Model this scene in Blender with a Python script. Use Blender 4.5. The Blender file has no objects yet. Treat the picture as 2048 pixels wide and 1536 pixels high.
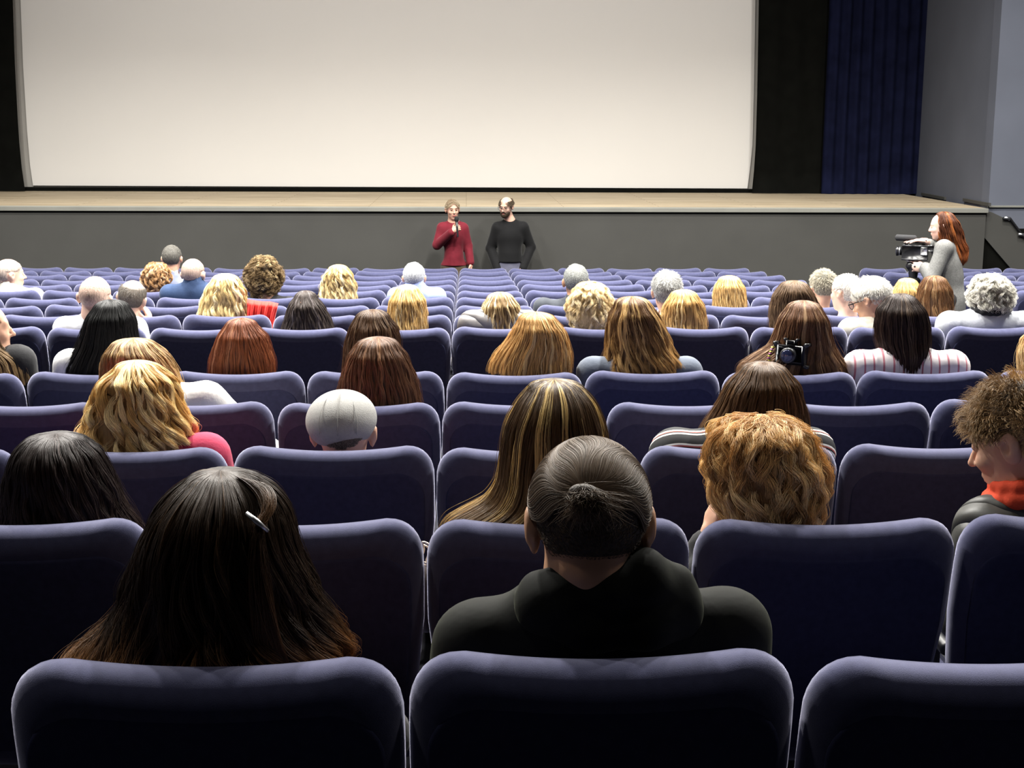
import bpy, bmesh, math, random
import numpy as np
from mathutils import Vector, Matrix

# ---------------------------------------------------------------- camera, world, lights
S = bpy.context.scene
COL = S.collection
PI = math.pi
R = math.radians
FPX = 2800.0
CAM = Vector((0.0, 0.0, 2.62))
PITCH = math.atan(528 / FPX)
YAW = math.atan(94 / FPX * math.cos(PITCH))
ROLL = R(0.25)

cd = bpy.data.cameras.new('camera')
cam = bpy.data.objects.new('camera', cd)
COL.objects.link(cam)
cd.sensor_width = 36
cd.lens = FPX / 2048 * 36
cd.clip_end = 100
cam.location = CAM
CM = (Matrix.Rotation(-YAW, 3, 'Z') @ Matrix.Rotation(PI / 2 - PITCH, 3, 'X') @ Matrix.Rotation(ROLL, 3, 'Z'))
cam.rotation_euler = CM.to_euler()
S.camera = cam
S.view_settings.view_transform = 'Standard'
S.view_settings.look = 'None'
S.view_settings.gamma = 1
S.view_settings.use_curve_mapping = False
S.view_settings.exposure = 0.0

w = bpy.data.worlds.new('world'); S.world = w; w.use_nodes = True
w.node_tree.nodes['Background'].inputs[0].default_value = (0.55, 0.6, 0.8, 1)
w.node_tree.nodes['Background'].inputs[1].default_value = 0.018


def lamp(name, loc, target, power, size, color=(1, 0.93, 0.82), spread=180, shape='DISK', sy=None):
    l = bpy.data.lights.new(name, 'AREA')
    l.energy = power; l.shape = shape; l.size = size
    if sy: l.size_y = sy
    l.color = color; l.spread = R(spread)
    o = bpy.data.objects.new(name, l); COL.objects.link(o)
    o.location = loc
    o.rotation_euler = (Vector(target) - Vector(loc)).to_track_quat('-Z', 'Y').to_euler()
    return o


for lx in (-6.0, -2.0, 2.0, 6.0):
    lamp('ceiling_lamp', (lx, 7.6, 8.6), (lx, 6.9, 1.3), 700, 0.35, (1, 0.97, 0.91), 150)
    lamp('ceiling_lamp', (lx, 10.2, 8.6), (lx, 9.6, 1.3), 660, 0.35, (1, 0.97, 0.91), 150)
    lamp('ceiling_lamp', (lx, 13.4, 8.6), (lx, 12.4, 1.0), 450, 0.35, (1, 0.97, 0.91), 130)
for lx in (-2.6, 2.6):
    lamp('ceiling_lamp', (lx, 1.6, 7.6), (lx * 0.5, 2.4, 1.2), 17, 0.35, (1, 0.95, 0.88), 120)
for lx in (-5.5, -1.8, 1.8, 5.5):
    lamp('stage_lamp', (lx, 15.6, 8.6), (lx * 0.8, 21.2, 3.0), 68, 0.5, (1, 0.955, 0.90), 120)


def ray(px, py):
    d = CM @ Vector(((px - 1024) / FPX, -(py - 768) / FPX, -1))
    return d


def at(px, py, Y):
    d = ray(px, py); t = (Y - CAM.y) / d.y
    return CAM + d * t


def on_z(px, py, Z):
    d = ray(px, py); t = (Z - CAM.z) / d.z
    return CAM + d * t


def floor_z(Y):
    return max(0.0, 1.062 - 0.064 * Y)


def seat_top_z(r):
    return 1.992 - 0.064 * row_y(r) + {1: 0.020, 2: 0.007}.get(r, 0)


def row_y(r):
    if r <= 2: return (0, 1.825, 2.745)[r]
    return 0.982 + 0.8947 * r if r <= 5 else 2.2 + 0.9 * r


PITCHX = 0.55
SEAMX = -0.085


def seat_x(k):
    return SEAMX + PITCHX * (k + 0.5)


# ---------------------------------------------------------------- materials
def mat(name, color, rough=0.7, spec=0.3, metal=0.0, noise=0.0, nscale=40, bump=0.0, bscale=300, sheen=0.0, sheen_tint=(1, 1, 1), coords='Object', stretch=None, sheen_rough=0.4, quilt=0):
    m = bpy.data.materials.new(name); m.use_nodes = True
    nt = m.node_tree; N = nt.nodes; L = nt.links
    b = N['Principled BSDF']
    b.inputs['Base Color'].default_value = (*color, 1)
    b.inputs['Roughness'].default_value = rough
    b.inputs['Specular IOR Level'].default_value = spec
    b.inputs['Metallic'].default_value = metal
    if sheen:
        b.inputs['Sheen Weight'].default_value = sheen
        b.inputs['Sheen Roughness'].default_value = sheen_rough
        b.inputs['Sheen Tint'].default_value = (*sheen_tint, 1)
    tc = N.new('ShaderNodeTexCoord')
    src = tc.outputs[coords]
    if stretch:
        mp = N.new('ShaderNodeMapping'); mp.inputs['Scale'].default_value = stretch
        L.new(src, mp.inputs[0]); src = mp.outputs[0]
    if noise:
        n = N.new('ShaderNodeTexNoise'); n.inputs['Scale'].default_value = nscale; n.inputs['Detail'].default_value = 4
        L.new(src, n.inputs['Vector'])
        mr = N.new('ShaderNodeMapRange'); mr.inputs[1].default_value = 0.3; mr.inputs[2].default_value = 0.7
        mr.inputs[3].default_value = 1 - noise; mr.inputs[4].default_value = 1 + noise
        L.new(n.outputs[0], mr.inputs[0])
        mx = N.new('ShaderNodeVectorMath'); mx.operation = 'SCALE'
        mx.inputs[0].default_value = color
        L.new(mr.outputs[0], mx.inputs['Scale']); L.new(mx.outputs[0], b.inputs['Base Color'])
    if bump:
        n2 = N.new('ShaderNodeTexNoise'); n2.inputs['Scale'].default_value = bscale; n2.inputs['Detail'].default_value = 3
        L.new(src, n2.inputs['Vector'])
        bp = N.new('ShaderNodeBump'); bp.inputs['Strength'].default_value = bump; bp.inputs['Distance'].default_value = 0.002
        L.new(n2.outputs[0], bp.inputs['Height']); L.new(bp.outputs[0], b.inputs['Normal'])
    if quilt:
        wv = N.new('ShaderNodeTexWave'); wv.inputs['Scale'].default_value = quilt; wv.inputs['Distortion'].default_value = 2.5; wv.bands_direction = 'DIAGONAL'
        L.new(src, wv.inputs['Vector'])
        pw = N.new('ShaderNodeMath'); pw.operation = 'POWER'; pw.inputs[1].default_value = 0.35; L.new(wv.outputs['Fac'], pw.inputs[0])
        b2 = N.new('ShaderNodeBump'); b2.inputs['Strength'].default_value = 0.9; b2.inputs['Distance'].default_value = 0.012
        L.new(pw.outputs[0], b2.inputs['Height']); L.new(bp.outputs[0], b2.inputs['Normal']); L.new(b2.outputs[0], b.inputs['Normal'])
    return m


def stripe_mat(name, base, stripes, scale, axis='Z', width=0.25, rough=0.8, phase=0.0):
    """cloth with coloured stripes repeated along one object axis"""
    m = mat(name, base, rough)
    N = m.node_tree.nodes; L = m.node_tree.links
    tc = N.new('ShaderNodeTexCoord'); sx = N.new('ShaderNodeSeparateXYZ')
    L.new(tc.outputs['Object'], sx.inputs[0])
    mu = N.new('ShaderNodeMath'); mu.operation = 'MULTIPLY_ADD'; mu.inputs[1].default_value = scale; mu.inputs[2].default_value = phase
    if axis == 'YZ':
        ad = N.new('ShaderNodeMath'); ad.operation = 'ADD'
        L.new(sx.outputs['Y'], ad.inputs[0]); L.new(sx.outputs['Z'], ad.inputs[1]); L.new(ad.outputs[0], mu.inputs[0])
    else:
        L.new(sx.outputs[axis], mu.inputs[0])
    fr = N.new('ShaderNodeMath'); fr.operation = 'FRACT'; L.new(mu.outputs[0], fr.inputs[0])
    cr = N.new('ShaderNodeValToRGB'); cr.color_ramp.interpolation = 'CONSTANT'
    e = cr.color_ramp.elements
    e[0].position = 0; e[0].color = (*base, 1)
    e[1].position = 1; e[1].color = (*base, 1)
    for p, c in stripes:
        q = e.new(p); q.color = (*c, 1)
    L.new(fr.outputs[0], cr.inputs[0]); L.new(cr.outputs[0], N['Principled BSDF'].inputs['Base Color'])
    return m


FAB = mat('navy_seat_fabric', (0.052, 0.055, 0.108), 0.9, 0.1, noise=0.10, nscale=60, bump=0.25, bscale=900, sheen=0.8, sheen_tint=(0.78, 0.78, 1.0), sheen_rough=0.4)
FAB_SHADED = mat('navy_seat_fabric_shaded', (0.036, 0.039, 0.085), 0.9, 0.08, noise=0.10, nscale=60, bump=0.25, bscale=900)  # same navy fabric, darkened to deepen the shade on the seat backs
PLAS = mat('black_armrest_plastic', (0.012, 0.012, 0.016), 0.45, 0.4, bump=0.1)
STEEL = mat('dark_steel', (0.02, 0.02, 0.022), 0.4, 0.5, 0.6, bump=0.05)
CARPET = mat('dark_carpet', (0.012, 0.012, 0.016), 0.95, 0.1, noise=0.3, nscale=12, bump=0.6, bscale=500)
GREYP = mat('stage_front_grey_paint', (0.050, 0.0493, 0.0455), 0.85, 0.2, noise=0.06, nscale=2.0, bump=0.15, bscale=60)
EDGE = mat('stage_edge_grey', (0.17, 0.17, 0.15), 0.7, 0.3, noise=0.08, nscale=3)
WALLP = mat('side_wall_blue_grey_paint', (0.10, 0.108, 0.135), 0.85, 0.2, noise=0.07, nscale=1.2, bump=0.2, bscale=80)
SCREENM = mat('white_screen_cloth', (0.72, 0.70, 0.67), 0.9, 0.1, noise=0.015, nscale=0.5)
EDGE_SHADE = mat('screen_edge_shade', (0.36, 0.345, 0.32), 0.9, 0.1, noise=0.04, nscale=2)  # grey painted in where the screen edge is lit less
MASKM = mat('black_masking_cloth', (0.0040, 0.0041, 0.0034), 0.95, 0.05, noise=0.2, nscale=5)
CURT = mat('midnight_blue_velvet', (0.0055, 0.0068, 0.021), 0.95, 0.05, noise=0.3, nscale=4)
METAL = mat('brushed_rail_metal', (0.55, 0.55, 0.55), 0.35, 0.5, 1.0, bump=0.05)
BLACKG = mat('black_camera_plastic', (0.015, 0.015, 0.017), 0.3, 0.5, bump=0.1)
GLASSB = mat('lens_glass', (0.02, 0.025, 0.06), 0.05, 0.8)
SILV = mat('silver_camera_metal', (0.6, 0.6, 0.62), 0.3, 0.5, 0.9)


def wood_mat():
    m = mat('worn_stage_planks', (0.5, 0.42, 0.28), 0.75, 0.25)
    N = m.node_tree.nodes; L = m.node_tree.links; b = N['Principled BSDF']
    tc = N.new('ShaderNodeTexCoord')
    mp = N.new('ShaderNodeMapping'); mp.inputs['Scale'].default_value = (0.35, 3.2, 1); L.new(tc.outputs['Object'], mp.inputs[0])
    n = N.new('ShaderNodeTexNoise'); n.inputs['Scale'].default_value = 2.5; n.inputs['Detail'].default_value = 8; n.inputs['Roughness'].default_value = 0.7
    L.new(mp.outputs[0], n.inputs['Vector'])
    cr = N.new('ShaderNodeValToRGB'); e = cr.color_ramp.elements
    e[0].position = 0.3; e[0].color = (0.22, 0.175, 0.115, 1)
    e[1].position = 0.7; e[1].color = (0.42, 0.355, 0.255, 1)
    L.new(n.outputs[0], cr.inputs[0])
    br = N.new('ShaderNodeTexBrick'); br.inputs['Scale'].default_value = 1
    br.inputs['Brick Width'].default_value = 2.4; br.inputs['Row Height'].default_value = 0.14; br.inputs['Mortar Size'].default_value = 0.004
    br.inputs['Color1'].default_value = (1, 1, 1, 1); br.inputs['Color2'].default_value = (0.86, 0.84, 0.8, 1); br.inputs['Mortar'].default_value = (0.35, 0.3, 0.25, 1)
    L.new(tc.outputs['Object'], br.inputs['Vector'])
    mx = N.new('ShaderNodeMix'); mx.data_type = 'RGBA'; mx.blend_type = 'MULTIPLY'; mx.inputs[0].default_value = 1
    L.new(cr.outputs[0], mx.inputs[6]); L.new(br.outputs[0], mx.inputs[7]); L.new(mx.outputs[2], b.inputs['Base Color'])
    return m


WOOD = wood_mat()


# ---------------------------------------------------------------- mesh helpers
def link(o, parent=None):
    COL.objects.link(o)
    if parent: o.parent = parent
    return o


def mesh_obj(name, verts, faces, m, parent=None, smooth=True, loc=None):
    me = bpy.data.meshes.new(name)
    verts = np.asarray(verts, dtype=float)
    if loc is not None: verts = verts - np.array(loc)
    me.from_pydata(verts.tolist(), [], [tuple(int(i) for i in f) for f in faces])
    if m: me.materials.append(m)
    if smooth: me.shade_smooth()
    me.update()
    o = bpy.data.objects.new(name, me)
    link(o, parent)
    if loc is not None and parent is None: o.location = loc
    return o


def tag(o, label=None, cat=None, group=None, kind=None):
    if label: o['label'] = label
    if cat: o['category'] = cat
    if group: o['group'] = group
    if kind: o['kind'] = kind
    return o


def empty(name, loc, rz=0.0):
    o = bpy.data.objects.new(name, None); o.empty_display_size = 0.1
    COL.objects.link(o); o.location = loc; o.rotation_euler = (0, 0, rz)
    return o


class MB:
    def __init__(s): s.v = []; s.f = []

    def add(s, V, F):
        n = len(s.v); s.v += [tuple(map(float, p)) for p in V]; s.f += [tuple(i + n for i in f) for f in F]
        return s

    def box(s, lo, hi, bev=0.0):
        bm = bmesh.new(); bmesh.ops.create_cube(bm, size=1)
        for v in bm.verts:
            v.co = Vector([lo[i] + (v.co[i] + 0.5) * (hi[i] - lo[i]) for i in range(3)])
        if bev:
            bmesh.ops.bevel(bm, geom=bm.edges[:], offset=bev, segments=2, affect='EDGES', profile=0.5)
        bm.verts.index_update()
        s.add([v.co for v in bm.verts], [[v.index for v in f.verts] for f in bm.faces]); bm.free()
        return s

    def tube(s, pts, rad, n=10, cap=True):
        pts = [Vector(p) for p in pts]
        rads = rad if isinstance(rad, (list, tuple)) else [rad] * len(pts)
        V = []; F = []; up = None
        for i, p in enumerate(pts):
            t = (pts[min(i + 1, len(pts) - 1)] - pts[max(i - 1, 0)]).normalized()
            if up is None:
                up = t.orthogonal().normalized()
            else:
                up = (up - t * up.dot(t)).normalized()
            b = t.cross(up)
            for j in range(n):
                a = 2 * PI * j / n
                V.append(p + (up * math.cos(a) + b * math.sin(a)) * rads[i])
        for i in range(len(pts) - 1):
            for j in range(n):
                F.append((i * n + j, i * n + (j + 1) % n, (i + 1) * n + (j + 1) % n, (i + 1) * n + j))
        if cap:
            F.append(tuple(range(n - 1, -1, -1))); F.append(tuple((len(pts) - 1) * n + j for j in range(n)))
        return s.add(V, F)

    def build(s, name, m, parent=None, smooth=False, loc=None):
        o = mesh_obj(name, s.v, s.f, m, parent, smooth=False, loc=loc)
        if smooth:
            o.data.shade_smooth()
        return o


def struct(o):
    o['kind'] = 'structure'; return o


# ---------------------------------------------------------------- signed distance bodies (one continuous skin)
class Field:
    def __init__(s, lo, hi, vox):
        s.vox = vox; s.lo = np.array(lo, float)
        s.n = np.ceil((np.array(hi) - s.lo) / vox).astype(int) + 1
        s.F = np.full(s.n, 0.5, np.float32)

    def _sub(s, lo, hi, pad):
        a = np.maximum(np.floor((np.array(lo) - pad - s.lo) / s.vox).astype(int), 0)
        b = np.minimum(np.ceil((np.array(hi) + pad - s.lo) / s.vox).astype(int) + 1, s.n)
        if np.any(b <= a): return None
        g = [s.lo[i] + s.vox * np.arange(a[i], b[i], dtype=np.float32) for i in range(3)]
        return (slice(a[0], b[0]), slice(a[1], b[1]), slice(a[2], b[2])), np.meshgrid(*g, indexing='ij', sparse=True)

    def _mix(s, sl, d, k, sub=False):
        A = s.F[sl]
        if sub:
            d = -d; h = np.clip(0.5 - 0.5 * (A - d) / k, 0, 1)
            s.F[sl] = A * (1 - h) + d * h + k * h * (1 - h)
        else:
            h = np.clip(0.5 + 0.5 * (A - d) / k, 0, 1)
            s.F[sl] = A * (1 - h) + d * h - k * h * (1 - h)

    def cap(s, p0, p1, r0, r1, k=0.015, sub=False, flat=None):
        p0 = np.array(p0, float); p1 = np.array(p1, float); rm = max(r0, r1)
        q = s._sub(np.minimum(p0, p1) - rm, np.maximum(p0, p1) + rm, k + 2 * s.vox + 0.01)
        if q is None: return
        sl, (X, Y, Z) = q
        d = p1 - p0; L2 = max(float(d @ d), 1e-9)
        t = np.clip(((X - p0[0]) * d[0] + (Y - p0[1]) * d[1] + (Z - p0[2]) * d[2]) / L2, 0, 1)
        D = np.sqrt((X - p0[0] - t * d[0]) ** 2 + (Y - p0[1] - t * d[1]) ** 2 + (Z - p0[2] - t * d[2]) ** 2) - (r0 + (r1 - r0) * t)
        s._mix(sl, D, k, sub)

    def ell(s, c, r, rot=None, k=0.015, sub=False):
        c = np.array(c, float); r = np.array(r, float)
        rm = r.max() if rot is not None else r
        q = s._sub(c - rm, c + rm, k + 2 * s.vox + 0.01)
        if q is None: return
        sl, (X, Y, Z) = q
        X = X - c[0]; Y = Y - c[1]; Z = Z - c[2]
        if rot is not None:
            M = np.array(rot)
            X, Y, Z = (M[0, 0] * X + M[1, 0] * Y + M[2, 0] * Z, M[0, 1] * X + M[1, 1] * Y + M[2, 1] * Z, M[0, 2] * X + M[1, 2] * Y + M[2, 2] * Z)
        k0 = np.sqrt((X / r[0]) ** 2 + (Y / r[1]) ** 2 + (Z / r[2]) ** 2)
        k1 = np.sqrt((X / r[0] ** 2) ** 2 + (Y / r[1] ** 2) ** 2 + (Z / r[2] ** 2) ** 2)
        D = k0 * (k0 - 1) / np.maximum(k1, 1e-6)
        s._mix(sl, D, k, sub)

    def cut(s, p, n):
        """keep only the side the normal points away from"""
        n = np.array(n, float); n /= np.linalg.norm(n)
        g = [s.lo[i] + s.vox * np.arange(s.n[i], dtype=np.float32) for i in range(3)]
        X, Y, Z = np.meshgrid(*g, indexing='ij', sparse=True)
        D = (X - p[0]) * n[0] + (Y - p[1]) * n[1] + (Z - p[2]) * n[2]
        s.F = np.maximum(s.F, D.astype(np.float32))

    def mesh(s):
        F = s.F; F[0] = F[-1] = 1; F[:, 0] = F[:, -1] = 1; F[:, :, 0] = F[:, :, -1] = 1
        I = F < 0
        nx, ny, nz = F.shape
        cnt = np.zeros((nx - 1, ny - 1, nz - 1), np.int8)
        for dx in (0, 1):
            for dy in (0, 1):
                for dz in (0, 1):
                    cnt += I[dx:nx - 1 + dx, dy:ny - 1 + dy, dz:nz - 1 + dz]
        act = (cnt > 0) & (cnt < 8)
        idx = np.argwhere(act)
        ids = np.full(act.shape, -1, np.int32); ids[act] = np.arange(len(idx))
        acc = np.zeros((len(idx), 3)); num = np.zeros(len(idx))
        i, j, k = idx.T
        for ax in range(3):
            o = [a for a in range(3) if a != ax]
            for u in (0, 1):
                for v in (0, 1):
                    c0 = [i, j, k]; c0[o[0]] = c0[o[0]] + u; c0[o[1]] = c0[o[1]] + v
                    c1 = list(c0); c1[ax] = c1[ax] + 1
                    f0 = F[c0[0], c0[1], c0[2]]; f1 = F[c1[0], c1[1], c1[2]]
                    m = (f0 < 0) != (f1 < 0)
                    t = np.where(m, f0 / np.where(m, f0 - f1, 1), 0)
                    P = np.zeros((len(idx), 3)); P[:, o[0]] = u; P[:, o[1]] = v; P[:, ax] = t
                    acc[m] += P[m]; num[m] += 1
        V = s.lo + s.vox * (idx + acc / np.maximum(num, 1)[:, None])
        Fs = []
        for ax in range(3):
            o = [(1, 2), (2, 0), (0, 1)][ax]
            sl0 = [slice(0, None)] * 3; sl1 = [slice(0, None)] * 3
            sl0[ax] = slice(0, -1); sl1[ax] = slice(1, None)
            a = I[tuple(sl0)]; b = I[tuple(sl1)]
            e = np.argwhere(a != b)
            flip = a[tuple(e.T)]
            ok = (e[:, o[0]] > 0) & (e[:, o[1]] > 0) & (e[:, o[0]] < act.shape[o[0]]) & (e[:, o[1]] < act.shape[o[1]])
            e = e[ok]; flip = flip[ok]
            q = []
            for du, dv in ((-1, -1), (0, -1), (0, 0), (-1, 0)):
                c = e.copy(); c[:, o[0]] += du; c[:, o[1]] += dv
                q.append(ids[c[:, 0], c[:, 1], c[:, 2]])
            q = np.stack(q, 1)
            q[~flip] = q[~flip][:, ::-1]
            Fs.append(q)
        Q = np.concatenate(Fs)
        Q = Q[(Q >= 0).all(1)]
        return V, Q

    def build(s, name, m, parent=None, loc=(0, 0, 0)):
        V, Q = s.mesh()
        V = V - np.array(loc)
        me = bpy.data.meshes.new(name)
        me.vertices.add(len(V)); me.vertices.foreach_set('co', V.astype(np.float32).ravel())
        me.loops.add(Q.size); me.loops.foreach_set('vertex_index', Q.astype(np.int32).ravel())
        me.polygons.add(len(Q)); me.polygons.foreach_set('loop_start', np.arange(0, Q.size, 4, dtype=np.int32))
        me.update(calc_edges=True); me.validate()
        me.materials.append(m); me.shade_smooth()
        o = bpy.data.objects.new(name, me); link(o, parent)
        return o


# ---------------------------------------------------------------- the room
YS = 17.2                                   # stage front edge
ZST = at(1024, 415.5, YS).z                 # stage deck height
YB = on_z(1024, 386.5, ZST).y               # where the drapes stand
SX1 = on_z(1997, 421, ZST).x                # right end of the stage
XL = -9.6

# raked floor
V = []; F = []
ys = [-0.6, 16.6, 22.6]
for y in ys:
    for x in (XL, 11.4): V.append((x, y, 1.062 - 0.064 * y if y < 16.6 else 0.0))
for i in range(len(ys) - 1): F.append((2 * i, 2 * i + 1, 2 * i + 3, 2 * i + 2))
n = len(V)
V += [(XL, -0.6, -0.3), (11.4, -0.6, -0.3), (XL, 22.6, -0.3), (11.4, 22.6, -0.3)]
F += [(n, n + 2, n + 3, n + 1), (0, n, n + 1, 1), (4, 5, n + 3, n + 2)]
fl = struct(mesh_obj('floor', V, F, CARPET, smooth=False))

# stage: front panel, lip, deck
mb = MB().box((XL, YS + 0.03, -0.02), (SX1 - 0.02, YS + 0.13, ZST - 0.03))
stf = struct(mb.build('stage_front_wall', GREYP))
mb = MB().box((XL, YS, ZST - 0.052), (SX1, YS + 0.16, ZST + 0.002), bev=0.006)
struct(mb.build('trim_1', EDGE))
mb = MB().box((XL, YS + 0.16, ZST - 0.05), (SX1 + 0.02, 22.4, ZST))
struct(mb.build('stage_floor', WOOD))
# black strip laid in as the shadow under the lip
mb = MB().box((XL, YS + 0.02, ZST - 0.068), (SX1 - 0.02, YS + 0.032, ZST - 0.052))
struct(mb.build('lip_shadow_strip', MASKM))

# right side wall running up the stage, return wall, upper ledge
pb = on_z(1846, 391, ZST); pf = on_z(1990, 419, ZST)
dx = (pf.x - pb.x) / (pf.y - pb.y)


def wx(y): return pb.x + (y - pb.y) * dx


HT = 7.6
y0, y1 = pf.y + 0.25, 22.5
ya_ = y0 + 0.24
V = [(wx(ya_), ya_, 0), (wx(y1), y1, 0), (wx(y1), y1, HT), (wx(ya_), ya_, HT), (wx(ya_) + .3, ya_, 0), (wx(y1) + .3, y1, 0), (wx(y1) + .3, y1, HT), (wx(ya_) + .3, ya_, HT)]
F = [(0, 1, 2, 3), (4, 7, 6, 5), (0, 3, 7, 4), (3, 2, 6, 7), (1, 5, 6, 2), (0, 4, 5, 1)]
struct(mesh_obj('wall_right', V, F, WALLP, smooth=False))
struct(MB().box((wx(y0) - 0.002, y0, 0), (11.4, y0 + 0.25, HT)).build('wall_front_right', WALLP))
zl = at(2010, 413, y0).z
struct(MB().box((wx(y0) - 0.02, y0 - 0.025, zl - 0.012), (11.4, y0, zl + 0.012), bev=0.004).build('trim_3', EDGE))
# skirting along the stage side wall (two lengths with a gap)
for a, b, zz in ((0.0, 0.36, 0.0), (0.62, 0.95, 0.03)):
    ya = pb.y + (pf.y - pb.y) * a; yb = pb.y + (pf.y - pb.y) * b
    V = []
    for y in (ya, yb):
        for ddx, dz in ((-0.03, zz), (0, zz), (0, zz + 0.04), (-0.03, zz + 0.04)): V.append((wx(y) + ddx, y, ZST + dz))
    struct(mesh_obj('baseboard_right', V, [(0, 1, 2, 3), (4, 7, 6, 5), (0, 4, 5, 1), (1, 5, 6, 2), (2, 6, 7, 3), (3, 7, 4, 0)], GREYP, smooth=False))
struct(MB().box((XL - 0.2, 0.5, 0), (XL, 22.5, HT)).build('wall_left', WALLP))
struct(MB().box((11.4, 0.5, 0), (11.6, 22.5, HT)).build('wall_far_right', WALLP))
struct(MB().box((XL, 22.4, 0), (11.4, 22.6, HT)).build('wall_back', MASKM))

# stairs down from the stage beyond its right end
st = struct(empty('stage_stairs', (SX1 + 0.2, YS + 0.1, 0)))
ox, oy = SX1 + 0.2, YS + 0.1
steps = 8
mb = MB()
for i in range(steps):
    z = ZST - (i + 1) * ZST / (steps + 1)
    mb.box((SX1 + 0.02 + i * 0.26 - 0.0, YS + 0.15, z - 0.04), (SX1 + 0.02 + (i + 1) * 0.26 + 0.02, y0 - 0.03, z))
struct(mb.build('stair_treads', CARPET, st, loc=(ox, oy, 0)))
pa = at(2000, 478, YS + 0.05)
P = [(SX1 - 0.02, ZST - 0.06), (SX1 - 0.02, at(1998, 474, YS).z), (SX1 + 2.1, at(1998, 474, YS).z - 2.1 * 0.98), (SX1 + 2.1, 0.12), (SX1 + 0.35, ZST - 0.06)]
P = [(SX1 - 0.02, ZST - 0.04), (SX1 - 0.02, at(1998, 474, YS).z), (SX1 + 1.12, 0.0), (SX1 + 1.62, 0.0), (SX1 + 0.32, ZST - 0.16), (SX1 + 0.05, ZST - 0.04)]
V = [(x, YS + 0.06, z) for x, z in P] + [(x, YS + 0.12, z) for x, z in P]
k = len(P)
F = [tuple(range(k)), tuple(range(2 * k - 1, k - 1, -1))] + [(i, i + k, (i + 1) % k + k, (i + 1) % k) for i in range(k)]
struct(mesh_obj('stair_stringer', V, F, GREYP, st, smooth=False, loc=(ox, oy, 0)))
struct(MB().box((SX1 + 0.01, y0 - 0.03, 0.0), (11.3, y0 - 0.015, ZST - 0.25)).build('stair_shadow_sheet', MASKM, st, loc=(ox, oy, 0)))  # black sheet added as the dark shadow below the stairs
# handrail fixed to the return wall
hr = tag(empty('handrail', (SX1 + 0.5, y0 - 0.1, ZST)), 'short sloping metal handrail on the grey wall beside the stage stairs', 'handrail')
q0 = at(2006, 437, y0 - 0.09); q1 = at(2044, 470, y0 - 0.09); q2 = q1 + (q1 - q0) * 1.6
loc = (SX1 + 0.5, y0 - 0.1, ZST)
MB().tube([q0, q0 + Vector((0.09, 0, -0.004)), q1, q2], 0.017, 10).build('rail', STEEL, hr, True, loc=loc)
for q in (q0 + Vector((0.06, 0, 0)), q1, q2):
    MB().tube([q + Vector((-0.05, -0.005, 0.01)), q + Vector((0.03, -0.005, 0.0))], 0.02, 8).tube([q, q + Vector((0, 0.085, -0.01))], 0.01, 8).build('rail_bracket', METAL, hr, True, loc=loc)

# cinema screen, its edge greyed as if dimly lit, black masking and the blue curtain
YSC = YB + 0.34


def outline_l():
    return [(8, -420), (16, -200), (25, 0), (29, 130), (36, 260), (41, 330), (50, 379)]


def outline_r():
    return [(1504, 384), (1508, 350), (1512, 290), (1515, 180), (1518, 0), (1522, -200), (1528, -420)]


def inset(pts, dxy): return [(x + dxy, y) for x, y in pts]


scr = tag(empty('cinema_screen', at(770, 382, YSC)), 'huge blank white cinema screen standing at the back of the stage', 'cinema screen')
sl = tuple(scr.location)


def sheet(pl, pr, Y, th, name, m, parent, loc):
    P = [at(x, y, Y) for x, y in pl + pr]
    k = len(P)
    V = [tuple(p) for p in P] + [(p.x, Y + th, p.z) for p in P]
    F = [tuple(range(k)), tuple(range(2 * k - 1, k - 1, -1))] + [(i, i + k, (i + 1) % k + k, (i + 1) % k) for i in range(k)]
    return mesh_obj(name, V, F, m, parent, smooth=False, loc=loc)


li = [(20 + 14, -420), (27 + 10, -200), (41, 0), (46, 130), (54, 260), (60, 330), (66, 371)]
ri = [(1495, 377), (1501, 330), (1505, 290), (1508, 180), (1511, 0), (1515, -200), (1520, -420)]
sheet(li, ri, YSC, 0.02, 'projection_surface', SCREENM, scr, sl)
sheet(outline_l(), outline_r(), YSC + 0.03, 0.02, 'shaded_screen_edge', EDGE_SHADE, scr, sl)
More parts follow.
